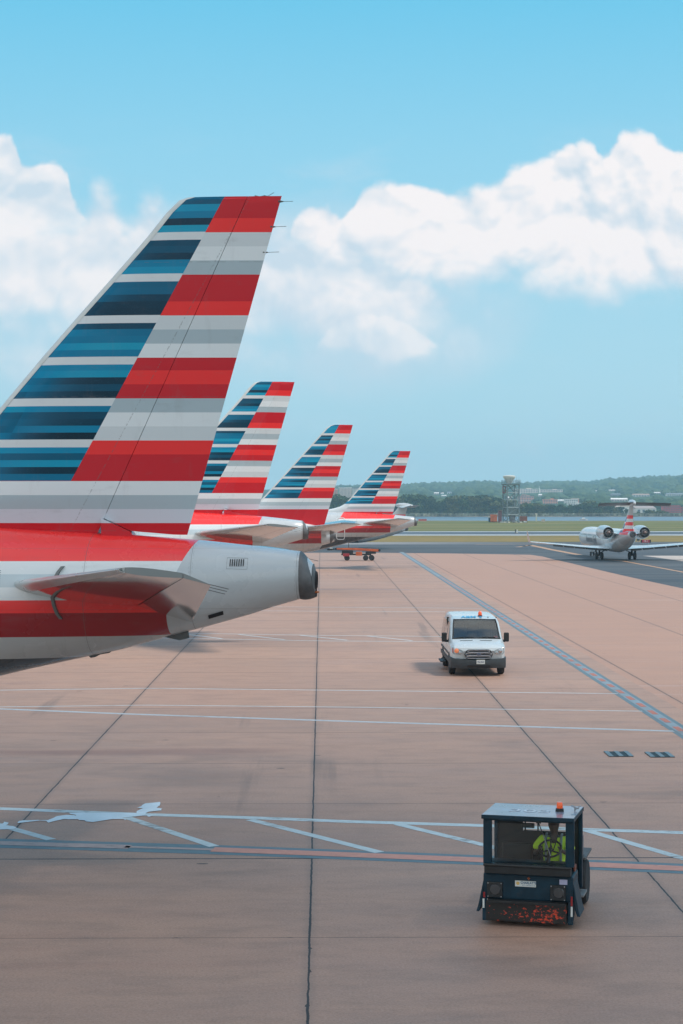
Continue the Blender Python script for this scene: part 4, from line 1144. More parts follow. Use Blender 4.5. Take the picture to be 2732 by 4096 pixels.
def driver():
    """seated, both hands on the steering wheel; same local frame as the tractor (y back, so he faces -y)"""
    root = thing('person', 'driver in a lime hi-vis shirt steering the blue tractor', 'person', tug.location, radians(-15))
    ox = .285
    J, B = [], []
    def j(p, r, parent=None):
        J.append(((p[0] + ox, p[1], p[2]), r)); i = len(J) - 1
        if parent is not None: B.append((parent, i))
        return i
    pel = j((0, .88, .68), (.155, .12))
    wai = j((0, .88, .86), (.15, .115), pel); che = j((0, .87, 1.06), (.165, .12), wai); nb = j((0, .86, 1.235), .07, che)
    nk = j((0, .845, 1.295), .056, nb); h1 = j((0, .825, 1.36), (.090, .105), nk); h2 = j((0, .825, 1.45), (.108, .122), h1); h3 = j((0, .83, 1.525), (.085, .095), h2)
    hands = []
    for s in (-1, 1):
        sh = j((s * .17, .87, 1.185), .062, che); el = j((s * .285, .76, .955), .045, sh)
        wr = j((s * .17 - .015, .56, 1.06), .030, el); pa = j((s * .155 - .015, .515, 1.10), (.034, .024), wr); hands.append((s, pa))
        hip = j((s * .10, .80, .66), .085, pel); kn = j((s * .13, .42, .68), .062, hip); an = j((s * .13, .36, .46), .045, kn); j((s * .13, .24, .43), .04, an)
        for k in range(4):                                        # fingers closed round the rim
            q = (k - 1.5) * .019; l = (.9, 1.0, .95, .78)[k]
            a = j((s * .16 - .015 + q * .5 * s, .485, 1.105 + q), .0095, pa); b2 = j((s * .160 - .015 + q * .4 * s, .462 - .010 * l, 1.100 + q), .009, a)
            j((s * .160 - .015 + q * .3 * s, .462 - .006, 1.076 + q * 1.0), .008, b2)
        t1 = j((s * .128 - .015, .505, 1.125), .011, pa); j((s * .118 - .015, .475, 1.132), .009, t1)
    no = j((0, .735, 1.425), .014, h2); 
    for s in (-1, 1): j((s * .083, .835, 1.43), .016, h2)
    body = skinned('body', J, B, M_SKIN, root)
    # eyes and mouth
    for s in (-1, 1):
        MB().lathe([(.001, 0), (.011, .004), (.011, .008), (.001, .012)], (ox + s * .031, .752, 1.452), (0, -1, 0), 12).build('eye', M_PLATE, root, smooth=50)
    MB().tube([(ox - .025, .748, 1.385), (ox, .742, 1.383), (ox + .025, .748, 1.385)], .006, 6).build('mouth', paint('lips', (.07, .028, .025), .5), root)
    hr = MB(); hr.lathe([(.088, -.045), (.092, 0), (.082, .045), (.05, .078), (.001, .09)], (ox, .842, 1.475), (0, .12, 1), 20, 0, (False, True)); hr.build('hair', M_HAIR, root, smooth=60)
    # shirt, tapes, trousers, lanyard
    S, SB = [], []
    def q(p, r, parent=None):
        S.append(((p[0] + ox, p[1], p[2]), r)); i = len(S) - 1
        if parent is not None: SB.append((parent, i))
        return i
    a = q((0, .88, .70), (.175, .14)); b_ = q((0, .88, .87), (.20, .14), a); c_ = q((0, .87, 1.06), (.215, .145), b_); d_ = q((0, .865, 1.20), (.105, .085), c_)
    for s in (-1, 1):
        e = q((s * .185, .87, 1.185), .085, c_); q((s * .28, .79, 1.00), .085, e)
    shirt = skinned('shirt', S, SB, M_VEST, root)
    for s in (-1, 1):
        t = MB(); pts = [(ox + s * .115, .745 - .0, .84), (ox + s * .115, .722, .96), (ox + s * .115, .728, 1.06), (ox + s * .118, .762, 1.16), (ox + s * .118, .81, 1.235), (ox + s * .118, .87, 1.262)]
        t.loft([[(x - .017, y, z), (x + .017, y, z), (x + .017, y + .05, z), (x - .017, y + .05, z)] for x, y, z in pts]); t.build('reflective_tape', M_TAPE, shirt, bevel=.004)
    ly = MB()
    for s in (-1, 1): ly.tube([(ox + s * .06, .80, 1.255), (ox + s * .045, .735, 1.16), (ox, .712, 1.02)], .008, 6)
    ly.build('lanyard', M_SEAT, root)
    T, TB = [], []
    def r_(p, r, parent=None):
        T.append(((p[0] + ox, p[1], p[2]), r)); i = len(T) - 1
        if parent is not None: TB.append((parent, i))
        return i
    p0 = r_((0, .88, .68), (.175, .135))
    for s in (-1, 1):
        p1 = r_((s * .10, .80, .66), .1, p0); p2 = r_((s * .13, .42, .68), .075, p1); r_((s * .13, .36, .48), .065, p2)
    skinned('trousers', T, TB, M_NAVY, root)
    return root
driver()
# ------------------------------------------------------------------ white van
M_VAN = paint('white_van_paint', (.52, .565, .575), .28, coat=.4, var=.02, scale=1.2, dirt=.02)
M_PLASTIC = paint('dark_grey_bumper_plastic', (.034, .042, .047), .55, var=.15, scale=5)
M_CHROME = paint('chrome', (.50, .51, .53), .2, metal=.9, var=.05)
M_VGLASS = glass('green_tinted_windscreen', (.62, .78, .76), .04, .09)
M_SGLASS = paint('brownish_side_glass', (.10, .080, .075), .08, coat=.6, var=.2)
M_LENS = paint('headlight_lens', (.22, .25, .26), .12, coat=.8, var=.2, scale=20)
M_AMBER = paint('amber_lamp', (.75, .22, .10), .25, coat=.5, emit=((1, .32, .12), .12))
M_RED_S = paint('red_sticker', (.60, .09, .09), .5)
M_SKYBLUE = paint('sky_blue_lettering', (.03, .28, .50), .45)

def van():
    """local: x to the right as the van faces the camera, y backward, z up; origin on the ground under the front bumper"""
    root = thing('van', 'white passenger van with orange roof beacon and dark lower bumper', 'van', (5.74, 65.1, 0), 0)
    # stations: y, half width, z bottom, z belt, z shoulder (window top), z top, inset of the roof corner
    T = [(.0, .86, .62, .84, .90, .93, .02), (.05, .93, .60, .88, 1.00, 1.03, .05), (.18, .975, .58, .95, 1.07, 1.11, .12), (.42, 1.0, .56, 1.04, 1.14, 1.18, .18), (.80, 1.01, .55, 1.12, 1.20, 1.25, .16),
         (.98, 1.015, .55, 1.16, 1.24, 1.30, .10), (1.25, 1.015, .55, 1.16, 1.46, 1.55, .13), (1.55, 1.015, .55, 1.16, 1.70, 1.81, .155), (1.80, 1.015, .55, 1.16, 1.86, 1.975, .185), (2.0, 1.015, .55, 1.16, 1.90, 2.03, .20), (2.4, 1.015, .55, 1.16, 1.915, 2.065, .205),
         (3.4, 1.015, .55, 1.16, 1.92, 2.08, .205), (4.6, 1.01, .55, 1.16, 1.92, 2.075, .205), (5.35, .98, .55, 1.16, 1.90, 2.05, .21), (5.48, .94, .58, 1.16, 1.86, 1.99, .22)]
    rings = []
    for y, w, zb, zk, zs, zt, ins in T:
        half = [(w * .97, zb), (w, zb + .08), (w, (zb + zk) / 2), (w * .995, zk), (w - ins * .62, zs), (w - ins * .80, lerp(zs, zt, .55)), (w - ins * 1.15, lerp(zs, zt, .92)), (w * .45, zt + .005), ]
        pts = [(x, y + (1 - abs(x) ** 2) * 0 + (.10 * (x / w) ** 2 if y < .2 else 0), z) for x, z in half]
        pts += [(0, y, zt + .012)] + [(-x, yy, z) for x, yy, z in pts[::-1]]
        rings.append(pts)
    n = len(rings[0])
    body, scr, side = MB(), MB(), MB()
    for i in range(len(rings) - 1):
        ya, yb = T[i][0], T[i + 1][0]
        for k in range(n - 1):
            quad = [rings[i][k], rings[i][k + 1], rings[i + 1][k + 1], rings[i + 1][k]]
            roofq = k in (6, 7, 8, 9)
            if roofq and .97 < ya and yb < 1.81: scr.add(quad, [(0, 1, 2, 3)])
            else: body.add(quad, [(0, 1, 2, 3)])
        body.add([rings[i][-1], rings[i][0], rings[i + 1][0], rings[i + 1][-1]], [(0, 1, 2, 3)])
    body.add(rings[0], [tuple(range(n))]); body.add(rings[-1], [tuple(range(n))])
    bo = body.build('body', M_VAN, root, smooth=32)
    me = bo.data; bm = bmesh.new(); bm.from_mesh(me); bmesh.ops.remove_doubles(bm, verts=bm.verts, dist=.0005); bmesh.ops.recalc_face_normals(bm, faces=bm.faces); bm.to_mesh(me); bm.free(); me.shade_smooth(); me.set_sharp_from_angle(angle=radians(32))
    ws = scr.build('windscreen', M_VGLASS, root)
    bm = bmesh.new(); bm.from_mesh(ws.data); bmesh.ops.remove_doubles(bm, verts=bm.verts, dist=.0005); bmesh.ops.recalc_face_normals(bm, faces=bm.faces); bm.to_mesh(ws.data); bm.free(); ws.data.shade_smooth()
    flip = sum(p.normal.y for p in ws.data.polygons) > 0
    if flip: ws.data.flip_normals()
    # black frit around the screen and pillar trim
    fr = MB()
    L = [rings[i][6] for i in range(5, 9)]; R_ = [rings[i][10] for i in range(5, 9)]
    for P_ in (L, R_): fr.tube([Vector(p) + Vector((-.03 if p[0] > 0 else .03, -.008, .006)) for p in P_], .022, 6)
    fr.tube([Vector((x, .985 + .0 * abs(x), 1.305 - .01 * abs(x))) for x in (-.90, -.5, 0, .5, .90)], .035, 6)
    fr.tube([Vector((x, 1.775, 1.965)) for x in (-.78, -.4, 0, .4, .78)], .014, 6)
    fr.build('screen_seal', M_BLACK, ws)
    pm = MB(); pm.prism([(-.30, 1.955), (.30, 1.955), (.20, 1.84), (.08, 1.80), (-.08, 1.80), (-.20, 1.84)], lambda p, h: (p[0], 1.83 - (1.955 - p[1]) * 1.12 + h, p[1] - .012), -.012, .0)
    pm.build('mirror_shade', M_BLACK, ws)
    MB().box((.72, 1.07, 1.365), (.14, .008, .085), 0, Matrix.Rotation(radians(-46), 4, 'X')).build('permit_sticker', M_RED_S, ws)
    # dark interior seen through the screen
    it = MB(); it.box((0, 1.35, 1.05), (1.86, .75, .18)); it.box((0, 2.6, .66), (1.9, 3.2, .08)); it.build('dashboard', M_SEAT, root)
    for x in (-.48, .48):
        s_ = MB(); s_.box((x, 2.25, .95), (.52, .5, .16)); s_.box((x, 2.55, 1.30), (.50, .14, .70)); s_.box((x, 2.58, 1.72), (.28, .10, .20)); s_.build('seat', paint('grey_seat_cloth', (.075, .08, .082), .9), root, bevel=.05)
    it2 = MB(); it2.box((0, 3.05, 1.35), (1.9, .05, 1.25)); it2.build('bulkhead', M_SEAT, root)
    sw = MB(); n2 = 20; sw.tube([(.48 + .19 * cos(2 * pi * k / n2), 1.72 + .08 * sin(2 * pi * k / n2), 1.24 + .17 * sin(2 * pi * k / n2)) for k in range(n2 + 1)], .018, 6); sw.build('steering_wheel', M_SEAT, root)
    # wiper arms and cowl vents on the hood
    for x0, x1 in ((-.62, -.16), (.12, .56)):
        MB().loft([[(x, .74, 1.243 - abs(x) * .02 + h), (x, .80, 1.255 - abs(x) * .02 + h)] + [(x, .80, 1.262 - abs(x) * .02 + h), (x, .74, 1.250 - abs(x) * .02 + h)] for x, h in ((x0, .006), ((x0 + x1) / 2, .008), (x1, .006))]).build('cowl_vent', M_BLACK, root)
    for x0, x1 in ((-.75, -.10), (.02, .70)):
        MB().tube([(x0, .99, 1.335), (lerp(x0, x1, .5), 1.03, 1.365), (x1, 1.02, 1.355)], .010, 6).build('wiper', M_BLACK, ws)
    # grille: dark oval with three chrome bars and a badge
    g_ = MB(); pts = [(-.52, .80), (-.44, .95), (-.36, .985), (.36, .985), (.44, .95), (.52, .80), (.44, .655), (.36, .63), (-.36, .63), (-.44, .655)]
    cur = lambda x: -.028 + .10 * (x / .9) ** 2
    g_.prism(pts, lambda p, h: (p[0], cur(p[0]) + h, p[1]), 0, .09)
    go = g_.build('grille', M_BLACK, root)
    for zc, hw, hh in ((.925, .405, .042), (.815, .475, .042), (.705, .44, .042)):
        b_ = MB(); loop = []
        for k in range(32):
            a = 2 * pi * k / 32; cx, cz = cos(a), sin(a)
            x = hw * (abs(cx) ** .35) * (1 if cx > 0 else -1); z = zc + hh * (abs(cz) ** .6) * (1 if cz > 0 else -1)
            loop.append((x, cur(x) - .012, z))
        b_.tube(loop + [loop[0]], .011, 6); b_.build('chrome_bar', M_CHROME, go)
    MB().lathe([(.001, -.012), (.09, -.008), (.095, 0), (.09, .02)], (0, -.045, .815), (0, 1, 0), 24).build('badge', paint('dark_blue_badge', (.05, .06, .10), .25, coat=.5), go, smooth=50)
    bd = [c for c in kids(go) if c.name.startswith('badge')][0]
    for v in bd.data.vertices: v.co.z = .815 + (v.co.z - .815) * .52
    # headlights
    for s in (-1, 1):
        h = MB(); poly = [(.545, .885), (.60, .96), (.88, 1.045), (.945, 1.04), (.955, .87), (.90, .795), (.64, .815)]
        fy = lambda x, z: .006 + .14 * (x / .93) ** 4 + max(0, z - .9) * .35
        h.prism(poly, lambda p, hh: (s * p[0], fy(*p) - .018 + hh, p[1]), 0, .12)
        ho = h.build('headlight', M_LENS, root, bevel=.015)
        MB().lathe([(.001, -.02), (.07, -.012), (.085, .0), (.085, .02)], (s * .80, fy(.8, .93) - .02, .93), (0, 1, 0), 18).build('indicator' if s < 0 else 'reflector', M_AMBER if s < 0 else M_CHROME, ho, smooth=50)
        MB().lathe([(.001, -.012), (.05, -.006), (.055, .01)], (s * .68, fy(.68, .87) - .016, .87), (0, 1, 0), 18).build('reflector', M_CHROME, ho, smooth=50)
        if s < 0: MB().box((-.955, .12, .945), (.012, .05, .16)).build('side_reflector', M_RED_S, ho)
    # bumper
    bp = MB(); secs = []
    for x in (-1.03, -.99, -.92, -.75, -.5, -.25, 0, .25, .5, .75, .92, .99, 1.03):
        y0 = -.055 + .20 * (abs(x) / 1.0) ** 4 + (.0 if abs(x) < 1 else .12)
        zt = .615 + .07 * (abs(x) / 1.0) ** 2
        secs.append([(x, y0 + .10, zt), (x, y0 + .012, zt - .02), (x, y0, zt - .10), (x, y0 + .01, .40), (x, y0 + .05, .30), (x, y0 + .30, .28), (x, y0 + .42, zt)])
    bp.loft(secs); bpo = bp.build('bumper', M_PLASTIC, root, smooth=40)
    lo_ = MB(); lo_.loft([[(x, -.054 + .20 * abs(x) ** 4 + o, z) for z, o in ((.41, -.006), (.33, .02), (.33, .06), (.41, .03))] for x in (-.42, -.2, 0, .2, .42)]); lo_.build('lower_intake', M_BLACK, bpo)
    lp = MB().box((.07, -.066, .535), (.305, .010, .155)).build('license_plate', M_PLATE, bpo)
    text('VSL 0343', .085, 'plate_number', paint('dark_blue_plate_ink', (.06, .08, .16), .5), lp, (.07, -.073, .530), (pi / 2, 0, 0), .001, sx=.75, bold=True)
    # side: windows, doors, sills, mirrors
    def sidepane(s, poly, name, m, parent, off=.006, t=.006):
        def fx(z):
            w = 1.015
            return w - .003 if z <= 1.16 else lerp(w * .995, w - .205 * .62, (z - 1.16) / (1.915 - 1.16))
        mb = MB(); mb.prism(poly, lambda p, h: (s * (fx(p[1]) + off + h), p[0], p[1]), 0, t)
        return mb.build(name, m, parent)
    for s in (-1, 1):
        sidepane(s, [(1.42, 1.20), (2.36, 1.20), (2.36, 1.84), (1.90, 1.83), (1.55, 1.50)], 'side_window', M_SGLASS, root)
        sidepane(s, [(2.50, 1.20), (3.85, 1.20), (3.85, 1.85), (2.50, 1.85)], 'side_window', M_SGLASS, root)
        sidepane(s, [(3.93, 1.20), (5.25, 1.20), (5.20, 1.85), (3.93, 1.85)], 'side_window', M_SGLASS, root)
        sidepane(s, [(.55, .45), (5.3, .45), (5.3, .60), (.55, .60)], 'sill_trim', M_PLASTIC, root, 0, .02)
        sidepane(s, [(1.45, .72), (5.2, .72), (5.2, .80), (1.45, .80)], 'side_moulding', M_PLASTIC, root, .0, .015)
        sidepane(s, [(2.40, .62), (2.415, .62), (2.415, 1.16), (2.40, 1.16)], 'door_seam', M_BLACK, root, .002, .002)
        mr = MB(); mr.box((s * 1.16, 1.42, 1.33), (.19, .13, .34)); mr.box((s * 1.05, 1.43, 1.19), (.18, .09, .09))
        mro = mr.build('mirror', M_BLACK, root, bevel=.04, segs=3)
        arch = MB()
        for yc in (.98, 4.28):
            arch.prism([(.43 * cos(pi * k / 14), .40 + .43 * sin(pi * k / 14)) for k in range(15)], lambda p, h: (s * (1.0185 + h), yc + p[0], p[1]), -.03, .003)
        arch.build('wheel_arch', M_BLACK, root)
    # folding step on the kerb side (left in the picture)
    st = MB(); st.box((-1.13, 3.0, .33), (.20, 1.1, .05)); st.tube([(-1.03, 2.5, .45), (-1.13, 2.5, .34)], .02, 6); st.tube([(-1.03, 3.5, .45), (-1.13, 3.5, .34)], .02, 6); st.build('side_step', M_PLASTIC, root)
    un = MB(); un.box((0, 2.8, .42), (1.7, 4.6, .28)); un.build('underbody', M_BLACK, root)
    for x in (-.90, .90):
        for yc in (.98, 4.28): wheel('wheel', .345, .23, (x, yc, .345), root, .6)
    # roof beacon, lettering, aerial
    b_ = MB(); b_.lathe([(.085, 0), (.085, .04), (.001, .041)], (.24, 2.15, 2.055), (0, 0, 1), 18); bo2 = b_.build('beacon', M_BLACK, root)
    MB().lathe([(.066, 0), (.075, .05), (.062, .12), (.03, .15), (.001, .155)], (.24, 2.15, 2.095), (0, 0, 1), 18).build('lens', M_BEACON, bo2, smooth=60)
    text('ABM 2', .30, 'roof_lettering', M_SKYBLUE, root, (-.10, 1.955, 2.042), (radians(14), 0, 0), .001, sx=.95, bold=True)
    MB().box((.52, 1.98, 2.035), (.05, .04, .025)).build('aerial', M_BLACK, root)
    return root
van()

# ------------------------------------------------------------------ orange belt loader far down the apron
def belt_loader():
    M_OR = paint('orange_loader_paint', (.55, .115, .03), .45, var=.2, scale=2, dirt=.3)
    M_RR = paint('red_loader_paint', (.35, .03, .035), .5, var=.2)
    o = ground(1412, 2242)
    root = thing('belt_loader', 'low orange belt loader parked on the far apron', 'belt loader', (o.x, o.y, 0), 0)
    bt = MB(); bt.loft([[(x, -.42, z0), (x, .42, z0), (x, .42, z1), (x, -.42, z1)] for x, z0, z1 in ((-1.75, 1.18, 1.34), (.2, 1.12, 1.36), (2.75, .95, 1.22))]); bto = bt.build('conveyor', M_OR, root, bevel=.03)
    MB().loft([[(x, -.33, z), (x, .33, z), (x, .33, z + .03), (x, -.33, z + .03)] for x, z in ((-1.9, 1.33), (.2, 1.355), (2.8, 1.215))]).build('belt', M_BLACK, bto)
    e = MB(); e.lathe([(.12, -.42), (.14, -.4), (.14, .4), (.12, .42)], (2.82, 0, 1.10), (0, 1, 0), 14); e.lathe([(.10, -.42), (.12, .42)], (-1.85, 0, 1.25), (0, 1, 0), 14); e.build('roller', M_TUGBLK, bto)
    hd = MB(); hd.box((-2.5, 0, 1.20), (.55, .80, .20)); hd.box((-2.15, 0, 1.22), (.25, .7, .12)); hd.build('head_bumper', M_TUGBLK, root, bevel=.05)
    MB().box((-2.35, -.1, 1.32), (.3, .5, .07)).build('head_plate', M_PLATE, root, bevel=.02)
    ch = MB(); ch.box((.35, 0, .66), (3.2, 1.1, .16)); ch.box((-.6, 0, .90), (1.2, .8, .34)); ch.box((1.9, 0, .85), (1.1, .8, .25)); ch.build('chassis', M_TUGBLK, root)
    eb = MB(); eb.box((.62, -.62, .75), (.66, .3, .42)); eb.build('engine_cover', M_OR, root, bevel=.04)
    sb = MB(); sb.box((-.75, -.62, .62), (.7, .3, .30)); sb.build('step_box', M_RR, root, bevel=.03)
    ps = MB(); ps.tube([(-.48, -.3, 1.3), (-.48, -.3, 1.95)], .03, 6); ps.build('lamp_post', M_TUGBLK, root)
    MB().lathe([(.05, 0), (.15, .03), (.16, .12), (.08, .2), (.001, .21)], (-.48, -.3, 1.90), (0, 0, 1), 14).build('lamp', M_HUB, root, smooth=50)
    for x in (-.65, 2.0):
        for y in (-.55, .55):
            MB().lathe([(.15, -.11), (.27, -.1), (.30, -.05), (.30, .05), (.27, .1), (.15, .11)], (x, y, .30), (0, 1, 0), 20).build('wheel', M_TYRE, root, smooth=40)
    MB().lathe([(.15, -.11), (.27, -.1), (.30, 0), (.27, .1), (.15, .11)], (1.35, -.55, .30), (0, 1, 0), 20).build('wheel', M_TYRE, root, smooth=40)
belt_loader()

# ------------------------------------------------------------------ small airfield furniture
def runway_sign():
    p = ground(2583, 2176)
    root = thing('runway_sign', 'red runway sign with white numbers on dry grass beside the jet', 'sign', (p.x, p.y, 0), 0)
    w, h = 1.15, .42
    MB().box((0, 0, .42), (w, .22, h)).build('panel', paint('red_sign_face', (.42, .025, .05), .5), root, bevel=.02)
    for x in (-w / 2 - .09, w / 2 + .09): MB().box((x, 0, .42), (.14, .26, h + .05)).build('end_cap', M_BLACK, root)
    text('19-1', .40, 'sign_number', M_PLATE, root, (0, -.115, .42), (pi / 2, 0, 0), .004, bold=True)
    for x in (-.4, .4): MB().box((x, 0, .10), (.06, .06, .22)).build('leg', M_STEEL, root)
runway_sign()
def post_box():
    p = ground(2553, 2166)
    root = thing('electrical_cabinet', 'dark slate electrical cabinet between the red sign and the jet', 'cabinet', (p.x, p.y, 0))
    MB().box((0, 0, .45), (.40, .4, .75)).build('housing', paint('dark_slate_cabinet', (.045, .065, .075), .6), root, bevel=.02)
    MB().box((0, 0, .05), (.5, .5, .10)).build('plinth', M_PALE, root)
post_box()
p = ground(2066, 2133)
rt = thing('runway_marker', 'small black and white marker post on the green grass', 'marker', (p.x, p.y, 0))
MB().box((-.22, 0, .42), (.16, .16, .72)).build('post', M_BLACK, rt, bevel=.03)
MB().box((.14, 0, .38), (.22, .16, .62)).build('post', M_PLATE, rt, bevel=.03)
MB().box((.02, 0, .05), (.7, .3, .10)).build('base', M_PALE, rt)

def radar_tower():
    p = ground(2044, 2090)
    root = thing('radar_tower', 'steel lattice radar tower with pale domed scanner beyond the grass', 'tower', (p.x, p.y, 0), radians(14))
    M_LAT = paint('galvanised_lattice', (.165, .215, .235), .55, metal=.2, var=.25)
    M_RAILR = paint('red_oxide_steel', (.22, .045, .04), .7, var=.2)
    H, W = 11.4, 1.85
    cor = [(-W, -W), (W, -W), (W, W), (-W, W)]
    for x, y in cor: MB().box((x, y, H / 2), (.30, .30, H)).build('leg', M_LAT, root)
    br = MB(); lv = [0, 2.3, 4.5, 6.7, 8.9, 11.2]
    hz = MB()
    for i, z in enumerate(lv):
        for k in range(4):
            a, b_ = cor[k], cor[(k + 1) % 4]
            if i: hz.tube([(a[0], a[1], z), (b_[0], b_[1], z)], .13, 6)
            if i < 5:
                z2 = lv[i + 1]; q = (a, b_) if (i + k) % 2 else (b_, a)
                br.tube([(q[0][0], q[0][1], z), (q[1][0], q[1][1], z2)], .10, 5)
                mx, my = (a[0] + b_[0]) / 2, (a[1] + b_[1]) / 2
                br.tube([(mx, my, z), (b_[0], b_[1], (z + z2) / 2)], .06, 5)
    hz.build('platform_beam', paint('pale_beam', (.30, .36, .38), .6, var=.2), root); br.build('brace', M_LAT, root)
    stc = MB()
    for i in range(5):
        z0, z1 = lv[i], lv[i + 1]; s = 1 if i % 2 else -1
        for q in (-.4, .1): stc.tube([(-s * 1.2, q, z0), (s * 1.2, q, z1)], .08, 5)
        for k in range(8): stc.box((lerp(-s * 1.2, s * 1.2, k / 8), -.15, lerp(z0, z1, k / 8)), (.3, .5, .06))
    stc.build('stair', M_LAT, root)
    ed = MB(); ed.box((.35, 0, 2.3 / 2 + .2), (1.4, 1.2, 2.2)); ed.build('equipment_rack', paint('rack_grey', (.24, .23, .26), .6, var=.4, scale=1.5), root)
    mh = MB(); mh.box((.0, 0, 3.4), (3.2, 2.9, 1.9)); mh.build('mesh_cage', paint('mesh_cage_grey', (.15, .19, .20), .8, var=.3, scale=2), root)
    dk = MB(); dk.box((0, 0, H), (4.6, 4.6, .18))
    for z in (.4, .8, 1.2):
        for k in range(4):
            a, b_ = [(c[0] * 1.22, c[1] * 1.22) for c in (cor[k], cor[(k + 1) % 4])]
            dk.tube([(a[0], a[1], H + z), (b_[0], b_[1], H + z)], .05, 5)
    for k in range(-2, 3):
        for q in (-2.25, 2.25): dk.tube([(k * 1.12, q, H), (k * 1.12, q, H + 1.2)], .04, 5); dk.tube([(q, k * 1.12, H), (q, k * 1.12, H + 1.2)], .04, 5)
    for x in (-.8, 1.2, 1.9): dk.tube([(x, -1.6, H), (x, -1.6, H + 2.1)], .035, 5)
    dk.build('railing', M_LAT, root)
    dm = MB(); dm.lathe([(.5, 0), (1.0, .5), (1.15, 1.0), (1.45, 1.35), (1.75, 1.75), (1.85, 2.15), (1.8, 2.35), (1.2, 2.5), (.01, 2.55)], (-.55, 0, H + .15), (0, 0, 1), 24); dm.build('radome', paint('off_white_radome', (.62, .62, .57), .6, var=.06), root, smooth=40)
    cg = MB()
    for a, b_ in (((-2.9, -1, 8.8), (-2.9, -1, 10.7)), ((-2.15, -1, 8.9), (-2.15, -1, 10.7)), ((-2.9, -1, 10.7), (-2.1, -1, 10.7)), ((-2.9, -1, 8.8), (-2.1, -1, 8.9))): cg.tube([a, b_], .13, 5)
    cg.build('cable_frame', M_RAILR, root)
    for x in (-1.9, 1.9): MB().box((x, 0, .10), (1.9, 3.6, .34)).build('footing', paint('white_footing', (.62, .62, .58), .8), root)
    return p
tp = radar_tower()

def small(name, label, cat, px, py_, parts, group=None, rz=0):
    """a small thing far off: parts = (part name, material, [(centre, size), ...])"""
    p = ground(px, py_)
    root = thing(name, label, cat, (p.x, p.y, 0), rz, group)
    for pn, m, bxs in parts:
        mb = MB()
        for c, d in bxs: mb.box(c, d)
        mb.build(pn, m, root, bevel=.04)
    return root
M_ORS = paint('orange_site_panel', (.52, .14, .06), .7, var=.25, scale=.8)
M_RBR = paint('red_brown_steel', (.20, .07, .05), .7, var=.3, scale=.8)
M_PURP = paint('dull_plum_panel', (.20, .10, .12), .7, var=.25)
small('site_container', 'orange site container at the left foot of the radar tower', 'container', 1974, 2088, [('body', M_ORS, [((0, 0, 1.2), (2.0, 2.2, 2.1))]), ('skid', M_BLACK, [((0, 0, .08), (2.2, 2.2, .16))])])
small('plum_hut', 'narrow plum coloured equipment hut touching the tower legs', 'hut', 1999, 2089, [('wall', M_PURP, [((0, -.5, 1.7), (1.0, 1.6, 3.4))]), ('roof', M_RBR, [((0, -.5, 3.45), (1.15, 1.75, .14))])])
small('storage_container', 'rust brown storage container at the right foot of the radar tower', 'container', 2093, 2087, [('body', M_RBR, [((0, 0, .95), (2.3, 1.6, 1.5))]), ('skid', M_BLACK, [((0, 0, .1), (2.4, 1.6, .2))])])
small('worker_shelter', 'blue and white kiosk left of the orange container', 'kiosk', 1958, 2088, [('wall', paint('navy_kiosk', (.03, .09, .14), .6), [((0, 0, .7), (.6, .6, 1.3))]), ('roof', M_PLATE, [((0, 0, 1.5), (.8, .8, .35))])])
small('white_pump', 'white pump set right of the rust brown container', 'pump', 2101, 2091, [('casing', M_PLATE, [((-.2, 0, .3), (.5, .5, .5)), ((.25, 0, .2), (.4, .4, .4))]), ('base', M_BLACK, [((0, 0, .05), (1.1, .6, .1))])])
small('cream_box', 'cream coloured utility box on the river bank', 'utility box', 2173, 2088, [('body', paint('cream_box_paint', (.55, .45, .36), .7), [((0, 0, .4), (1.0, .6, .7))]), ('lid', M_PALE, [((0, 0, .78), (1.1, .7, .08))])])
small('white_pole', 'slim white pole with a head on the river bank', 'pole', 2145, 2085, [('shaft', paint('cream_pole', (.60, .58, .48), .6), [((0, 0, 1.1), (.32, .3, 2.2))]), ('head', paint('cream_pole_head', (.62, .60, .50), .6), [((0, 0, 2.3), (.6, .4, .35))])])
small('barrier_block', 'red barrier block at the grass edge behind the farthest airliner', 'barrier', 1690, 2085, [('block', paint('red_barrier', (.40, .09, .08), .7), [((0, 0, .35), (2.6, .5, .7))]), ('foot', M_PALE, [((0, 0, .05), (2.8, .7, .10))])])

def boat():
    p = at(2333, 2079, 800); p.z = -2.2
    root = thing('motor_boat', 'small white motor boat running on the river', 'boat', (p.x, p.y, -2.2), 0)
    h = MB(); h.loft([[(x, -w, .55), (x, w, .55), (x, w * .7, -.15), (x, -w * .7, -.15)] for x, w in ((-1.7, .75), (-.4, .85), (.9, .75), (1.9, .12))]); h.build('hull', paint('white_hull', (.70, .66, .62), .4), root)
    MB().box((.1, 0, .85), (1.2, 1.0, .6)).build('cabin', paint('white_cabin', (.72, .70, .68), .4), root, bevel=.12)
boat()
# ------------------------------------------------------------------ far shore, hills, woods, buildings
RIDGE = [(-2000, 1958), (400, 1958), (1240, 1960), (1597, 1957), (1685, 1949), (1800, 1947), (1939, 1939), (2000, 1946), (2077, 1948), (2180, 1943), (2304, 1941), (2360, 1945), (2436, 1931), (2480, 1928), (2547, 1926), (2640, 1921), (2732, 1919), (2900, 1914), (4500, 1940)]
Y0, YR = 1170.0, 3300.0
def hill_z(X, Y):
    px = VANISH + X / Y * FOC
    zr = EYE + (HORIZON - table(RIDGE, px)[0]) * YR / FOC
    t = max(0, min(1.25, (Y - Y0) / (YR - Y0)))
    if t <= 1: k = .55 * t + .45 * t * t * (3 - 2 * t)
    else: k = 1 - (t - 1) * .6
    und = mnoise.noise(Vector((X * .004, Y * .003, 5))) * 5 * min(1, t * 3) * (1 - .6 * t)
    return -1.2 + (zr + 1.2) * k + und
m_h, N, b = new_mat('wooded_hills')
c = N.coord()
n = N.noise(N.mapv(c, (.012, .006, .03)), 1.0, 6, .65, .5)
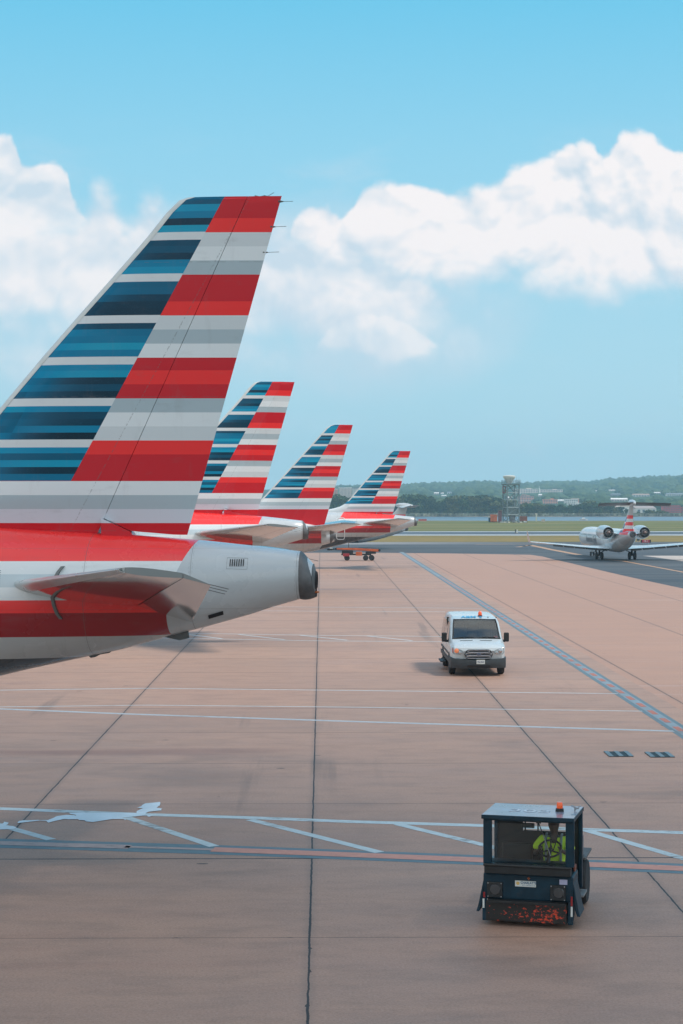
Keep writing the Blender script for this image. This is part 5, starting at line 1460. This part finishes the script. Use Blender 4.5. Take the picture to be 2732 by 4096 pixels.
N.set(b, 'Base Color', N.mix(n.step(.35, .65), (.030, .055, .030), (.070, .105, .050))); b.inputs['Roughness'].default_value = 1; b.inputs['Specular IOR Level'].default_value = 0
hm = MB(); ysr = [972, 978, 986, 1000, 1060, 1120, 1170] + [Y0 + (YR - Y0) * i / 26 for i in range(1, 27)] + [3550, 3900]
vs = []; nx_ = 110
for Y in ysr:
    for i in range(nx_):
        X = (-2600 + 6200 * i / (nx_ - 1)) / FOC * Y * 1.15
        if Y < 980: z = -3.0 + (Y - 972) * .15
        elif Y < Y0: z = -1.6 + min(.5, (Y - 978) * .03)
        else: z = hill_z(X, Y)
        vs.append((X, Y, z))
fs = [(r * nx_ + i, r * nx_ + i + 1, (r + 1) * nx_ + i + 1, (r + 1) * nx_ + i) for r in range(len(ysr) - 1) for i in range(nx_ - 1)]
hm.add(vs, fs)
m_s = bpy.data.materials.new('far_shore_ground'); m_s.use_nodes = True
m_s = paint('far_shore_ground', (.27, .215, .15), .95, var=.25, scale=.05)
hm.m = [1 if fs[i][0] // nx_ < 3 else 0 for i in range(len(fs))]
setting(hm.build('hills', [m_h, m_s], smooth=60))

M_LEAF = []
for i, cl in enumerate([((.018, .048, .016), (.085, .130, .036)), ((.030, .058, .018), (.170, .165, .055)), ((.013, .038, .020), (.055, .095, .038))]):
    m, N, b = new_mat('leaves'); c = N.coord(); g_ = N.new('ShaderNodeNewGeometry'); r = Ex(N.nt, g_.outputs['Random Per Island'])
    N.set(b, 'Base Color', N.mix(r, *cl)); b.inputs['Roughness'].default_value = .8; b.inputs['Specular IOR Level'].default_value = .15
    M_LEAF.append(m)
M_BARK = paint('bark', (.06, .05, .04), .9)

def crown_mesh(seed, h, w, mat, lobes=9, leaves=900):
    rn = random.Random(seed); mb = MB()
    L = []
    for i in range(lobes):
        a = rn.uniform(0, 2 * pi); r = rn.uniform(.0, .62) * w / 2; z = rn.uniform(.22, .86) * h
        s = (1 - abs(z / h - .48) * .9) * w * rn.uniform(.24, .38)
        L.append((r * cos(a) * 1.1, r * sin(a), z, s))
    L.append((rn.uniform(-.1, .1) * w, 0, h * .82, w * .24))
    for i in range(leaves):
        x, y, z, s = rn.choice(L)
        d = Vector((rn.gauss(0, 1), rn.gauss(0, 1), rn.gauss(0, 1))).normalized() * s * (rn.random() ** .33)
        p = Vector((x, y, z)) + Vector((d.x, d.y, d.z * .8))
        if p.z < .06 * h: continue
        q = rn.uniform(.35, .75) * (w / 8 + .3)
        u = Vector((rn.gauss(0, 1), rn.gauss(0, 1), rn.gauss(0, .6))).normalized(); v = u.orthogonal().normalized()
        v = (Matrix.Rotation(rn.uniform(0, 6.28), 3, u) @ v); w_ = u.cross(v)
        mb.add([p + v * q * .6, p + w_ * q * .45, p - v * q * .6, p - w_ * q * .5], [(0, 1, 2, 3)])
    return mb
TREE_PROTO = []
for i in range(9):
    h, w = [(11, 8), (9.5, 7.5), (12, 7), (8.5, 8), (10.5, 6.5), (7.5, 7), (11.5, 9), (6, 7), (9, 6)][i]
    root = bpy.data.objects.new('shore_tree', None); root.empty_display_size = 1
    crown = crown_mesh(100 + i, h, w, M_LEAF[i % 3]).build('crown', M_LEAF[i % 3])
    tr = MB(); tr.tube([(0, 0, -.4), (.05, 0, h * .25), (.1, .1, h * .5), (.0, .2, h * .75)], [.32, .26, .17, .06], 8)
    rn = random.Random(i)
    for k in range(6):
        a = rn.uniform(0, 6.28); z = h * rn.uniform(.25, .55)
        tr.tube([(.05, .05, z), (cos(a) * w * .15, sin(a) * w * .15, z + h * .10), (cos(a) * w * .32, sin(a) * w * .32, z + h * .22)], [.12, .08, .03], 5)
    trunk = tr.build('trunk', M_BARK)
    for o in (crown, trunk): COL.objects.unlink(o)
    TREE_PROTO.append((root, crown, trunk, h, w))
WORDS = {}
def plant_tree(px, base, top, Y, label, group, kind=None, wide=1.0):
    p = at(px, base, Y); t = at(px, top, Y)
    H = t.z - p.z
    i = kind if kind is not None else random.randrange(len(TREE_PROTO))
    root, crown, trunk, h, w = TREE_PROTO[i]
    r = root.copy(); COL.objects.link(r); r.location = p
    s = H / h; r.scale = (s * wide, s * wide, s); r.rotation_euler.z = random.uniform(0, 6.28)
    tag(r, label, 'tree', group)
    for o in (crown, trunk):
        c = o.copy(); COL.objects.link(c); c.parent = r
    return r
TOPS = [(1560, 1988), (1600, 1984), (1640, 1976), (1690, 1974), (1720, 1984), (1760, 1992), (1800, 1985), (1850, 1983), (1900, 1985), (1940, 1983), (1965, 1979), (2000, 1990), (2050, 2005), (2080, 2014), (2132, 2011), (2200, 2010), (2280, 2012), (2350, 2008), (2400, 2007), (2440, 2015), (2500, 2040)]
G1 = 'trees along the far shore, left of the radar tower'
G2 = 'trees along the far shore, right of the radar tower'
rnd = random.Random(5)
x = 1578
while x < 2508:
    top = table(TOPS, x)[0]
    for row in range(2):
        xx = x + rnd.uniform(-8, 8); tt = top + rnd.uniform(-5, 12) + row * 0
        left = xx < 2044
        plant_tree(xx, 2060, tt, 1000 + row * 22 + rnd.uniform(-5, 5),
                   'dense green tree in the far shore row left of the radar tower' if left else 'green tree in the far shore row between the radar tower and the jet', G1 if left else G2, wide=rnd.uniform(.95, 1.3) if left else rnd.uniform(1.1, 1.6))
    x += rnd.uniform(19, 28)
# smaller bushes in front, along the shore
x = 1580
G3 = 'low bushes along the far shore'
while x < 2500:
    plant_tree(x, 2061, rnd.uniform(2036, 2048), 996, 'low bush at the foot of the far shore trees', G3, kind=rnd.choice([3, 5, 7]), wide=1.2)
    x += rnd.uniform(24, 46)
G4 = 'dark clump of bushes on the far shore beside the red brick block'
for xx, tt, w in ((2588, 2042, 1.5), (2602, 2040, 1.4), (2618, 2045, 1.4), (2634, 2042, 1.4), (2650, 2042, 1.4), (2664, 2046, 1.3), (2690, 2064, 1.2)):
    plant_tree(xx, 2070, tt, 992, 'dark rounded bush in the clump right of the jet tail', G4, kind=rnd.choice([3, 5, 7]), wide=w)
for xx, tt, l in ((2512, 2036, 'bush left of the striped jet fin'), (2552, 2046, 'bush right of the striped jet fin')):
    plant_tree(xx, 2064, tt, 998, 'green ' + l, 'bushes beside the striped jet fin', kind=3, wide=1.4)
G5 = 'dark trees between the airliner fins'
for xx, tt in ((1242, 1988), (1262, 1975), (1282, 1980), (1298, 1990), (1318, 2002), (1336, 1984), (1350, 1972), (1366, 1980), (1384, 1988), (1402, 1985), (1420, 1990), (1440, 1995)):
    plant_tree(xx, 2055, tt, 930, 'dark tree showing between the second and farthest airliner fins', G5, kind=rnd.choice([0, 2, 6]), wide=1.25)

# reeds at the water's edge
rd_ = MB(); rnd = random.Random(3)
for i in range(2600):
    px = rnd.uniform(1500, 2760); Y = rnd.uniform(977, 990); X = (px - VANISH) / FOC * Y
    h = rnd.uniform(.5, 1.5); a = rnd.uniform(0, 3.14); w = rnd.uniform(.5, 1.3)
    rd_.add([(X - w * cos(a), Y - w * sin(a), -1.9), (X + w * cos(a), Y + w * sin(a), -1.9), (X + w * .6 * cos(a), Y + w * .6 * sin(a), -1.7 + h), (X - w * .7 * cos(a), Y - w * .7 * sin(a), -1.8 + h)], [(0, 1, 2, 3)])
setting(rd_.build('reeds', paint('shore_reeds', (.19, .20, .145), .95, var=.5, scale=.2)), 'stuff')

# --- buildings
C_ = lambda nm, c: paint(nm, c, .8, var=.10, scale=.05)
M_PINK = C_('pinkish_brick', (.82, .36, .25)); M_CREAM = C_('cream_render', (.88, .70, .60)); M_WHT = C_('white_render', (.90, .84, .78)); M_REDBR = C_('red_brick', (.52, .10, .10))
M_TAN = C_('tan_roofing', (.42, .27, .20)); M_GREYR = C_('pinkish_grey_roofing', (.36, .29, .26)); M_BGLASS = paint('blue_grey_windows', (.13, .16, .19), .3, var=.2); M_SLATE = C_('slate_roof', (.20, .22, .24))
CLEAR = []
def hill_hit(px, py_):
    Y = Y0 + 5
    while Y < YR + 100:
        q = at(px, py_, Y)
        if q.z <= hill_z(q.x, Y): return q
        Y += 12
    return at(px, py_, 2600)
def building(name, label, x0, x1, ytop, ybase, wall, roofm, storeys=3, bays=6, Y=None, roof='flat', depth=None, group=None):
    px = (x0 + x1) / 2
    p = at(px, ybase, Y) if Y else hill_hit(px, ybase)
    CLEAR.append((x0, x1, ybase, p.y))
    k = p.y / FOC; w = (x1 - x0) * k; h = (ybase - ytop) * k; d = depth or min(w * .6, 30)
    root = thing(name, label, 'building', (p.x, p.y, p.z - 1.0), 0, group)
    h += 1.0
    rh = h * .28 if roof == 'gable' else h * .06
    hw = h - rh
    MB().box((0, d / 2, hw / 2), (w, d, hw)).build('wall', wall, root)
    rf = MB()
    if roof == 'gable': rf.loft([[(x, -.4, hw), (x, d + .4, hw), (x, d / 2, hw + rh)] for x in (-w / 2 - .3, w / 2 + .3)])
    elif roof == 'front_gable': 
        rf.loft([[(-w / 2 - .3, y, hw), (w / 2 + .3, y, hw), (w * .3, y, hw + rh * 3.0), (0, y, hw + rh * 4.2), (-w * .3, y, hw + rh * 3.0)] for y in (-.2, d)])
    else: rf.box((0, d / 2, hw + rh / 2), (w + .6, d + .6, rh))
    ro = rf.build('roof', roofm, root)
    if roof == 'flat' and w > 12:
        MB().box((w * .15, d / 2, hw + rh + h * .06), (w * .2, d * .4, h * .12)).build('plant_room', wall, ro)
    sh = hw / max(storeys, 1); bw = w / max(bays, 1)
    for i in range(storeys):
        for j in range(bays):
            MB().box((-w / 2 + bw * (j + .5), -.06, 1.0 * (i == 0) * .3 + sh * (i + .52)), (bw * .5, .2, sh * .45)).build('window', M_BGLASS, root)
    return root
building('apartment_block', 'pink and cream apartment tower between the striped fins', 1356, 1408, 1950, 1992, M_CREAM, M_WHT, 9, 9, Y=1500)
building('apartment_block', 'pale apartment tower at the left edge of the fin gap, partly hidden', 1326, 1351, 1955, 1992, M_PINK, M_WHT, 8, 4, Y=1520)
building('apartment_block', 'greyish apartment tower right of the pink and cream one', 1410, 1436, 1950, 1992, M_WHT, M_SLATE, 9, 5, Y=1490)
building('hangar', 'tan roofed hangar seen left of the small jet fin', 2424, 2500, 2020, 2052, M_CREAM, M_TAN, 1, 4, Y=1120, roof='gable', depth=26)
building('hangar', 'pinkish grey roofed hangar right of the small jet fin', 2545, 2625, 2024, 2054, M_WHT, M_GREYR, 1, 4, Y=1120, roof='gable', depth=26)
building('hangar', 'white fronted hangar with rounded gable behind the jet', 2478, 2530, 2024, 2056, M_WHT, M_CREAM, 1, 3, Y=1105, roof='front_gable', depth=14)
building('brick_block', 'red brick block at the right edge across the river', 2652, 2722, 2022, 2054, M_REDBR, M_REDBR, 4, 7, Y=1130)
building('brick_block', 'red brick wing cut by the right edge of the picture', 2724, 2770, 2028, 2056, M_REDBR, M_REDBR, 3, 4, Y=1140)
HB = [('hillside_school', 'long cream building left half of the upper hillside row', 2052, 2152, 1955, 1974, M_CREAM, M_WHT, 3, 10),
      ('hillside_school', 'low cream wing right of the thin spire on the upper hillside', 2162, 2252, 1958, 1970, M_CREAM, M_WHT, 2, 9),
      ('orange_brick_block', 'orange brick building just right of the radar tower', 2074, 2136, 1984, 2002, M_PINK, M_SLATE, 2, 6),
      ('orange_brick_block', 'taller orange block rising above the brick building by the tower', 2088, 2106, 1978, 1990, M_PINK, M_PINK, 2, 2),
      ('orange_brick_block', 'orange brick hall lower down behind the shore trees', 2076, 2122, 2002, 2016, M_PINK, M_WHT, 2, 5),
      ('brick_hall', 'wide pinkish brick hall in the middle of the valley', 2174, 2230, 1997, 2016, M_PINK, M_PINK, 2, 6),
      ('brick_hall', 'white and pink hall with a tall red stair block', 2260, 2312, 1996, 2014, M_WHT, M_WHT, 2, 6),
      ('stair_block', 'red stair block of the white hall', 2290, 2316, 1993, 2012, M_PINK, M_WHT, 3, 2),
      ('low_hall', 'low white hall in front of the red stair block', 2272, 2332, 2012, 2022, M_WHT, M_WHT, 1, 6),
      ('white_house', 'small white house left of the radar tower on the hill', 1732, 1755, 1969, 1979, M_CREAM, M_WHT, 1, 3),
      ('white_house', 'tiny white house between two others on the left hill', 1764, 1775, 1970, 1978, M_WHT, M_WHT, 1, 2),
      ('white_house', 'white house highest on the left hill', 1790, 1806, 1966, 1975, M_WHT, M_SLATE, 1, 2),
      ('white_house', 'low white house below the others on the left hill', 1768, 1786, 1980, 1986, M_WHT, M_WHT, 1, 3),
      ('white_house', 'white building seen through the radar tower', 2022, 2050, 1986, 1998, M_WHT, M_WHT, 2, 3),
      ('white_house', 'pale house under the spire on the hillside', 2156, 2168, 1976, 1986, M_CREAM, M_WHT, 1, 2),
      ('cream_villa', 'cream villa with red roof end above the jet', 2532, 2598, 1975, 1987, M_WHT, M_TAN, 1, 6),
      ('cream_villa', 'pale long house at the right edge of the hillside', 2668, 2732, 1972, 1984, M_WHT, M_SLATE, 1, 7),
      ('cream_villa', 'pale terrace left of the T tail on the hillside', 2446, 2510, 1992, 2006, M_CREAM, M_WHT, 1, 6),
      ('cream_villa', 'faint grey house halfway up the hill', 2438, 2482, 1974, 1983, M_GREYR, M_SLATE, 1, 4),
      ('cream_villa', 'small white house up the slope above the villa', 2618, 2642, 1968, 1976, M_WHT, M_WHT, 1, 3),
      ('cream_villa', 'tiny pale house near the ridge', 2376, 2388, 1961, 1966, M_CREAM, M_WHT, 1, 2),
      ('cream_villa', 'thin pale house near the ridge right of the tiny one', 2438, 2462, 1959, 1964, M_CREAM, M_WHT, 1, 3),
      ('white_house', 'small white house between the shore hall and the valley', 2232, 2256, 1998, 2008, M_WHT, M_WHT, 1, 3)]
for nm, lb, a, b_, t, bs, wm, rm, st, by in HB:
    building(nm, lb, a, b_, t, bs, wm, rm, st, by, depth=8, roof='gable' if 'villa' in nm or 'house' in nm else 'flat')
q = hill_hit(2157, 1972)
sp_ = thing('spire', 'thin white spire on the upper hillside', 'spire', tuple(q))
k = q.y / FOC
MB().tube([(0, 0, 0), (0, 0, 12 * k)], 2.4 * k, 8).build('shaft', M_WHT, sp_)
MB().lathe([(2.4 * k, 12 * k), (.2 * k, 27 * k)], (0, 0, 0), (0, 0, 1), 10).build('steeple', M_WHT, sp_)

# woods on the hillsides: too many trees to count
m_w, N, b = new_mat('hillside_leaves'); g_ = N.new('ShaderNodeNewGeometry'); r = Ex(N.nt, g_.outputs['Random Per Island'])
N.set(b, 'Base Color', N.mix(r, (.022, .048, .026), (.085, .120, .052))); b.inputs['Roughness'].default_value = 1; b.inputs['Specular IOR Level'].default_value = 0
wd = MB(); rnd = random.Random(11)
ico = bmesh.new(); bmesh.ops.create_icosphere(ico, subdivisions=1, radius=1); IV = [v.co.copy() for v in ico.verts]; IF = [tuple(v.index for v in f.verts) for f in ico.faces]; ico.free()
for i in range(5200):
    t = rnd.random() ** .8; Y = Y0 + 60 + (YR - Y0 + 60) * t
    px = rnd.uniform(1150, 2860)
    X = (px - VANISH) / FOC * Y; z = hill_z(X, Y)
    s = rnd.uniform(4.5, 9.5) * (.65 + .35 * Y / YR)
    ex = s * FOC / Y; yt = HORIZON - (z + s * 1.1 - EYE) / Y * FOC
    if any(a - ex * .75 < px < b_ + ex * .75 and Y < BY + s and yt < yb - 1 for a, b_, yb, BY in CLEAR): continue
    wd.add([(X + v.x * s * rnd.uniform(.8, 1.3), Y + v.y * s, z + v.z * s * rnd.uniform(.6, 1.0) + s * .2) for v in IV], IF)
setting(wd.build('hillside_woods', m_w), 'stuff')
# unseen cumulus added to shade the near stands: above and beside the camera, out of the picture
m_c = paint('cloud_white', (.85, .86, .88), 1.0, var=.03, scale=.02, spec=0)
cl = MB(); rnd = random.Random(21); _k = 240 / tan(radians(SUN_EL)); _cx, _cy = sin(radians(SUN_AZ)) * _k, cos(radians(SUN_AZ)) * _k
ico = bmesh.new(); bmesh.ops.create_icosphere(ico, subdivisions=3, radius=1); IV3 = [v.co.copy() for v in ico.verts]; IF3 = [tuple(v.index for v in f.verts) for f in ico.faces]; ico.free()
for i in range(46):
    X, Y = rnd.uniform(-95, 75), rnd.uniform(-75, 42)
    s = rnd.uniform(14, 24); o = Vector((X + _cx, min(Y, 50 - s) + _cy, 240 + rnd.uniform(0, 16)))
    cl.add([o + Vector((v.x, v.y, v.z * (.8 if v.z > 0 else .35))) * s * (1 + .22 * mnoise.noise(v * 2.2 + o * .1)) for v in IV3], IF3)
setting(cl.build('shade_cloud', m_c, smooth=180))

# ------------------------------------------------------------------ humid air
hz, N, _b = new_mat('humid_air')
hz.node_tree.nodes.clear(); nt = hz.node_tree
v = nt.nodes.new('ShaderNodeVolumePrincipled'); o = nt.nodes.new('ShaderNodeOutputMaterial')
v.inputs['Color'].default_value = (.54, .84, 1.0, 1); v.inputs['Density'].default_value = HAZE if 'HAZE' in globals() else 2.4e-4; v.inputs['Anisotropy'].default_value = .2
nt.links.new(v.outputs[0], o.inputs['Volume'])
hb_ = MB().box((300, 1950, 55), (5400, 4300, 120)).build('haze', hz)
setting(hb_, 'stuff')
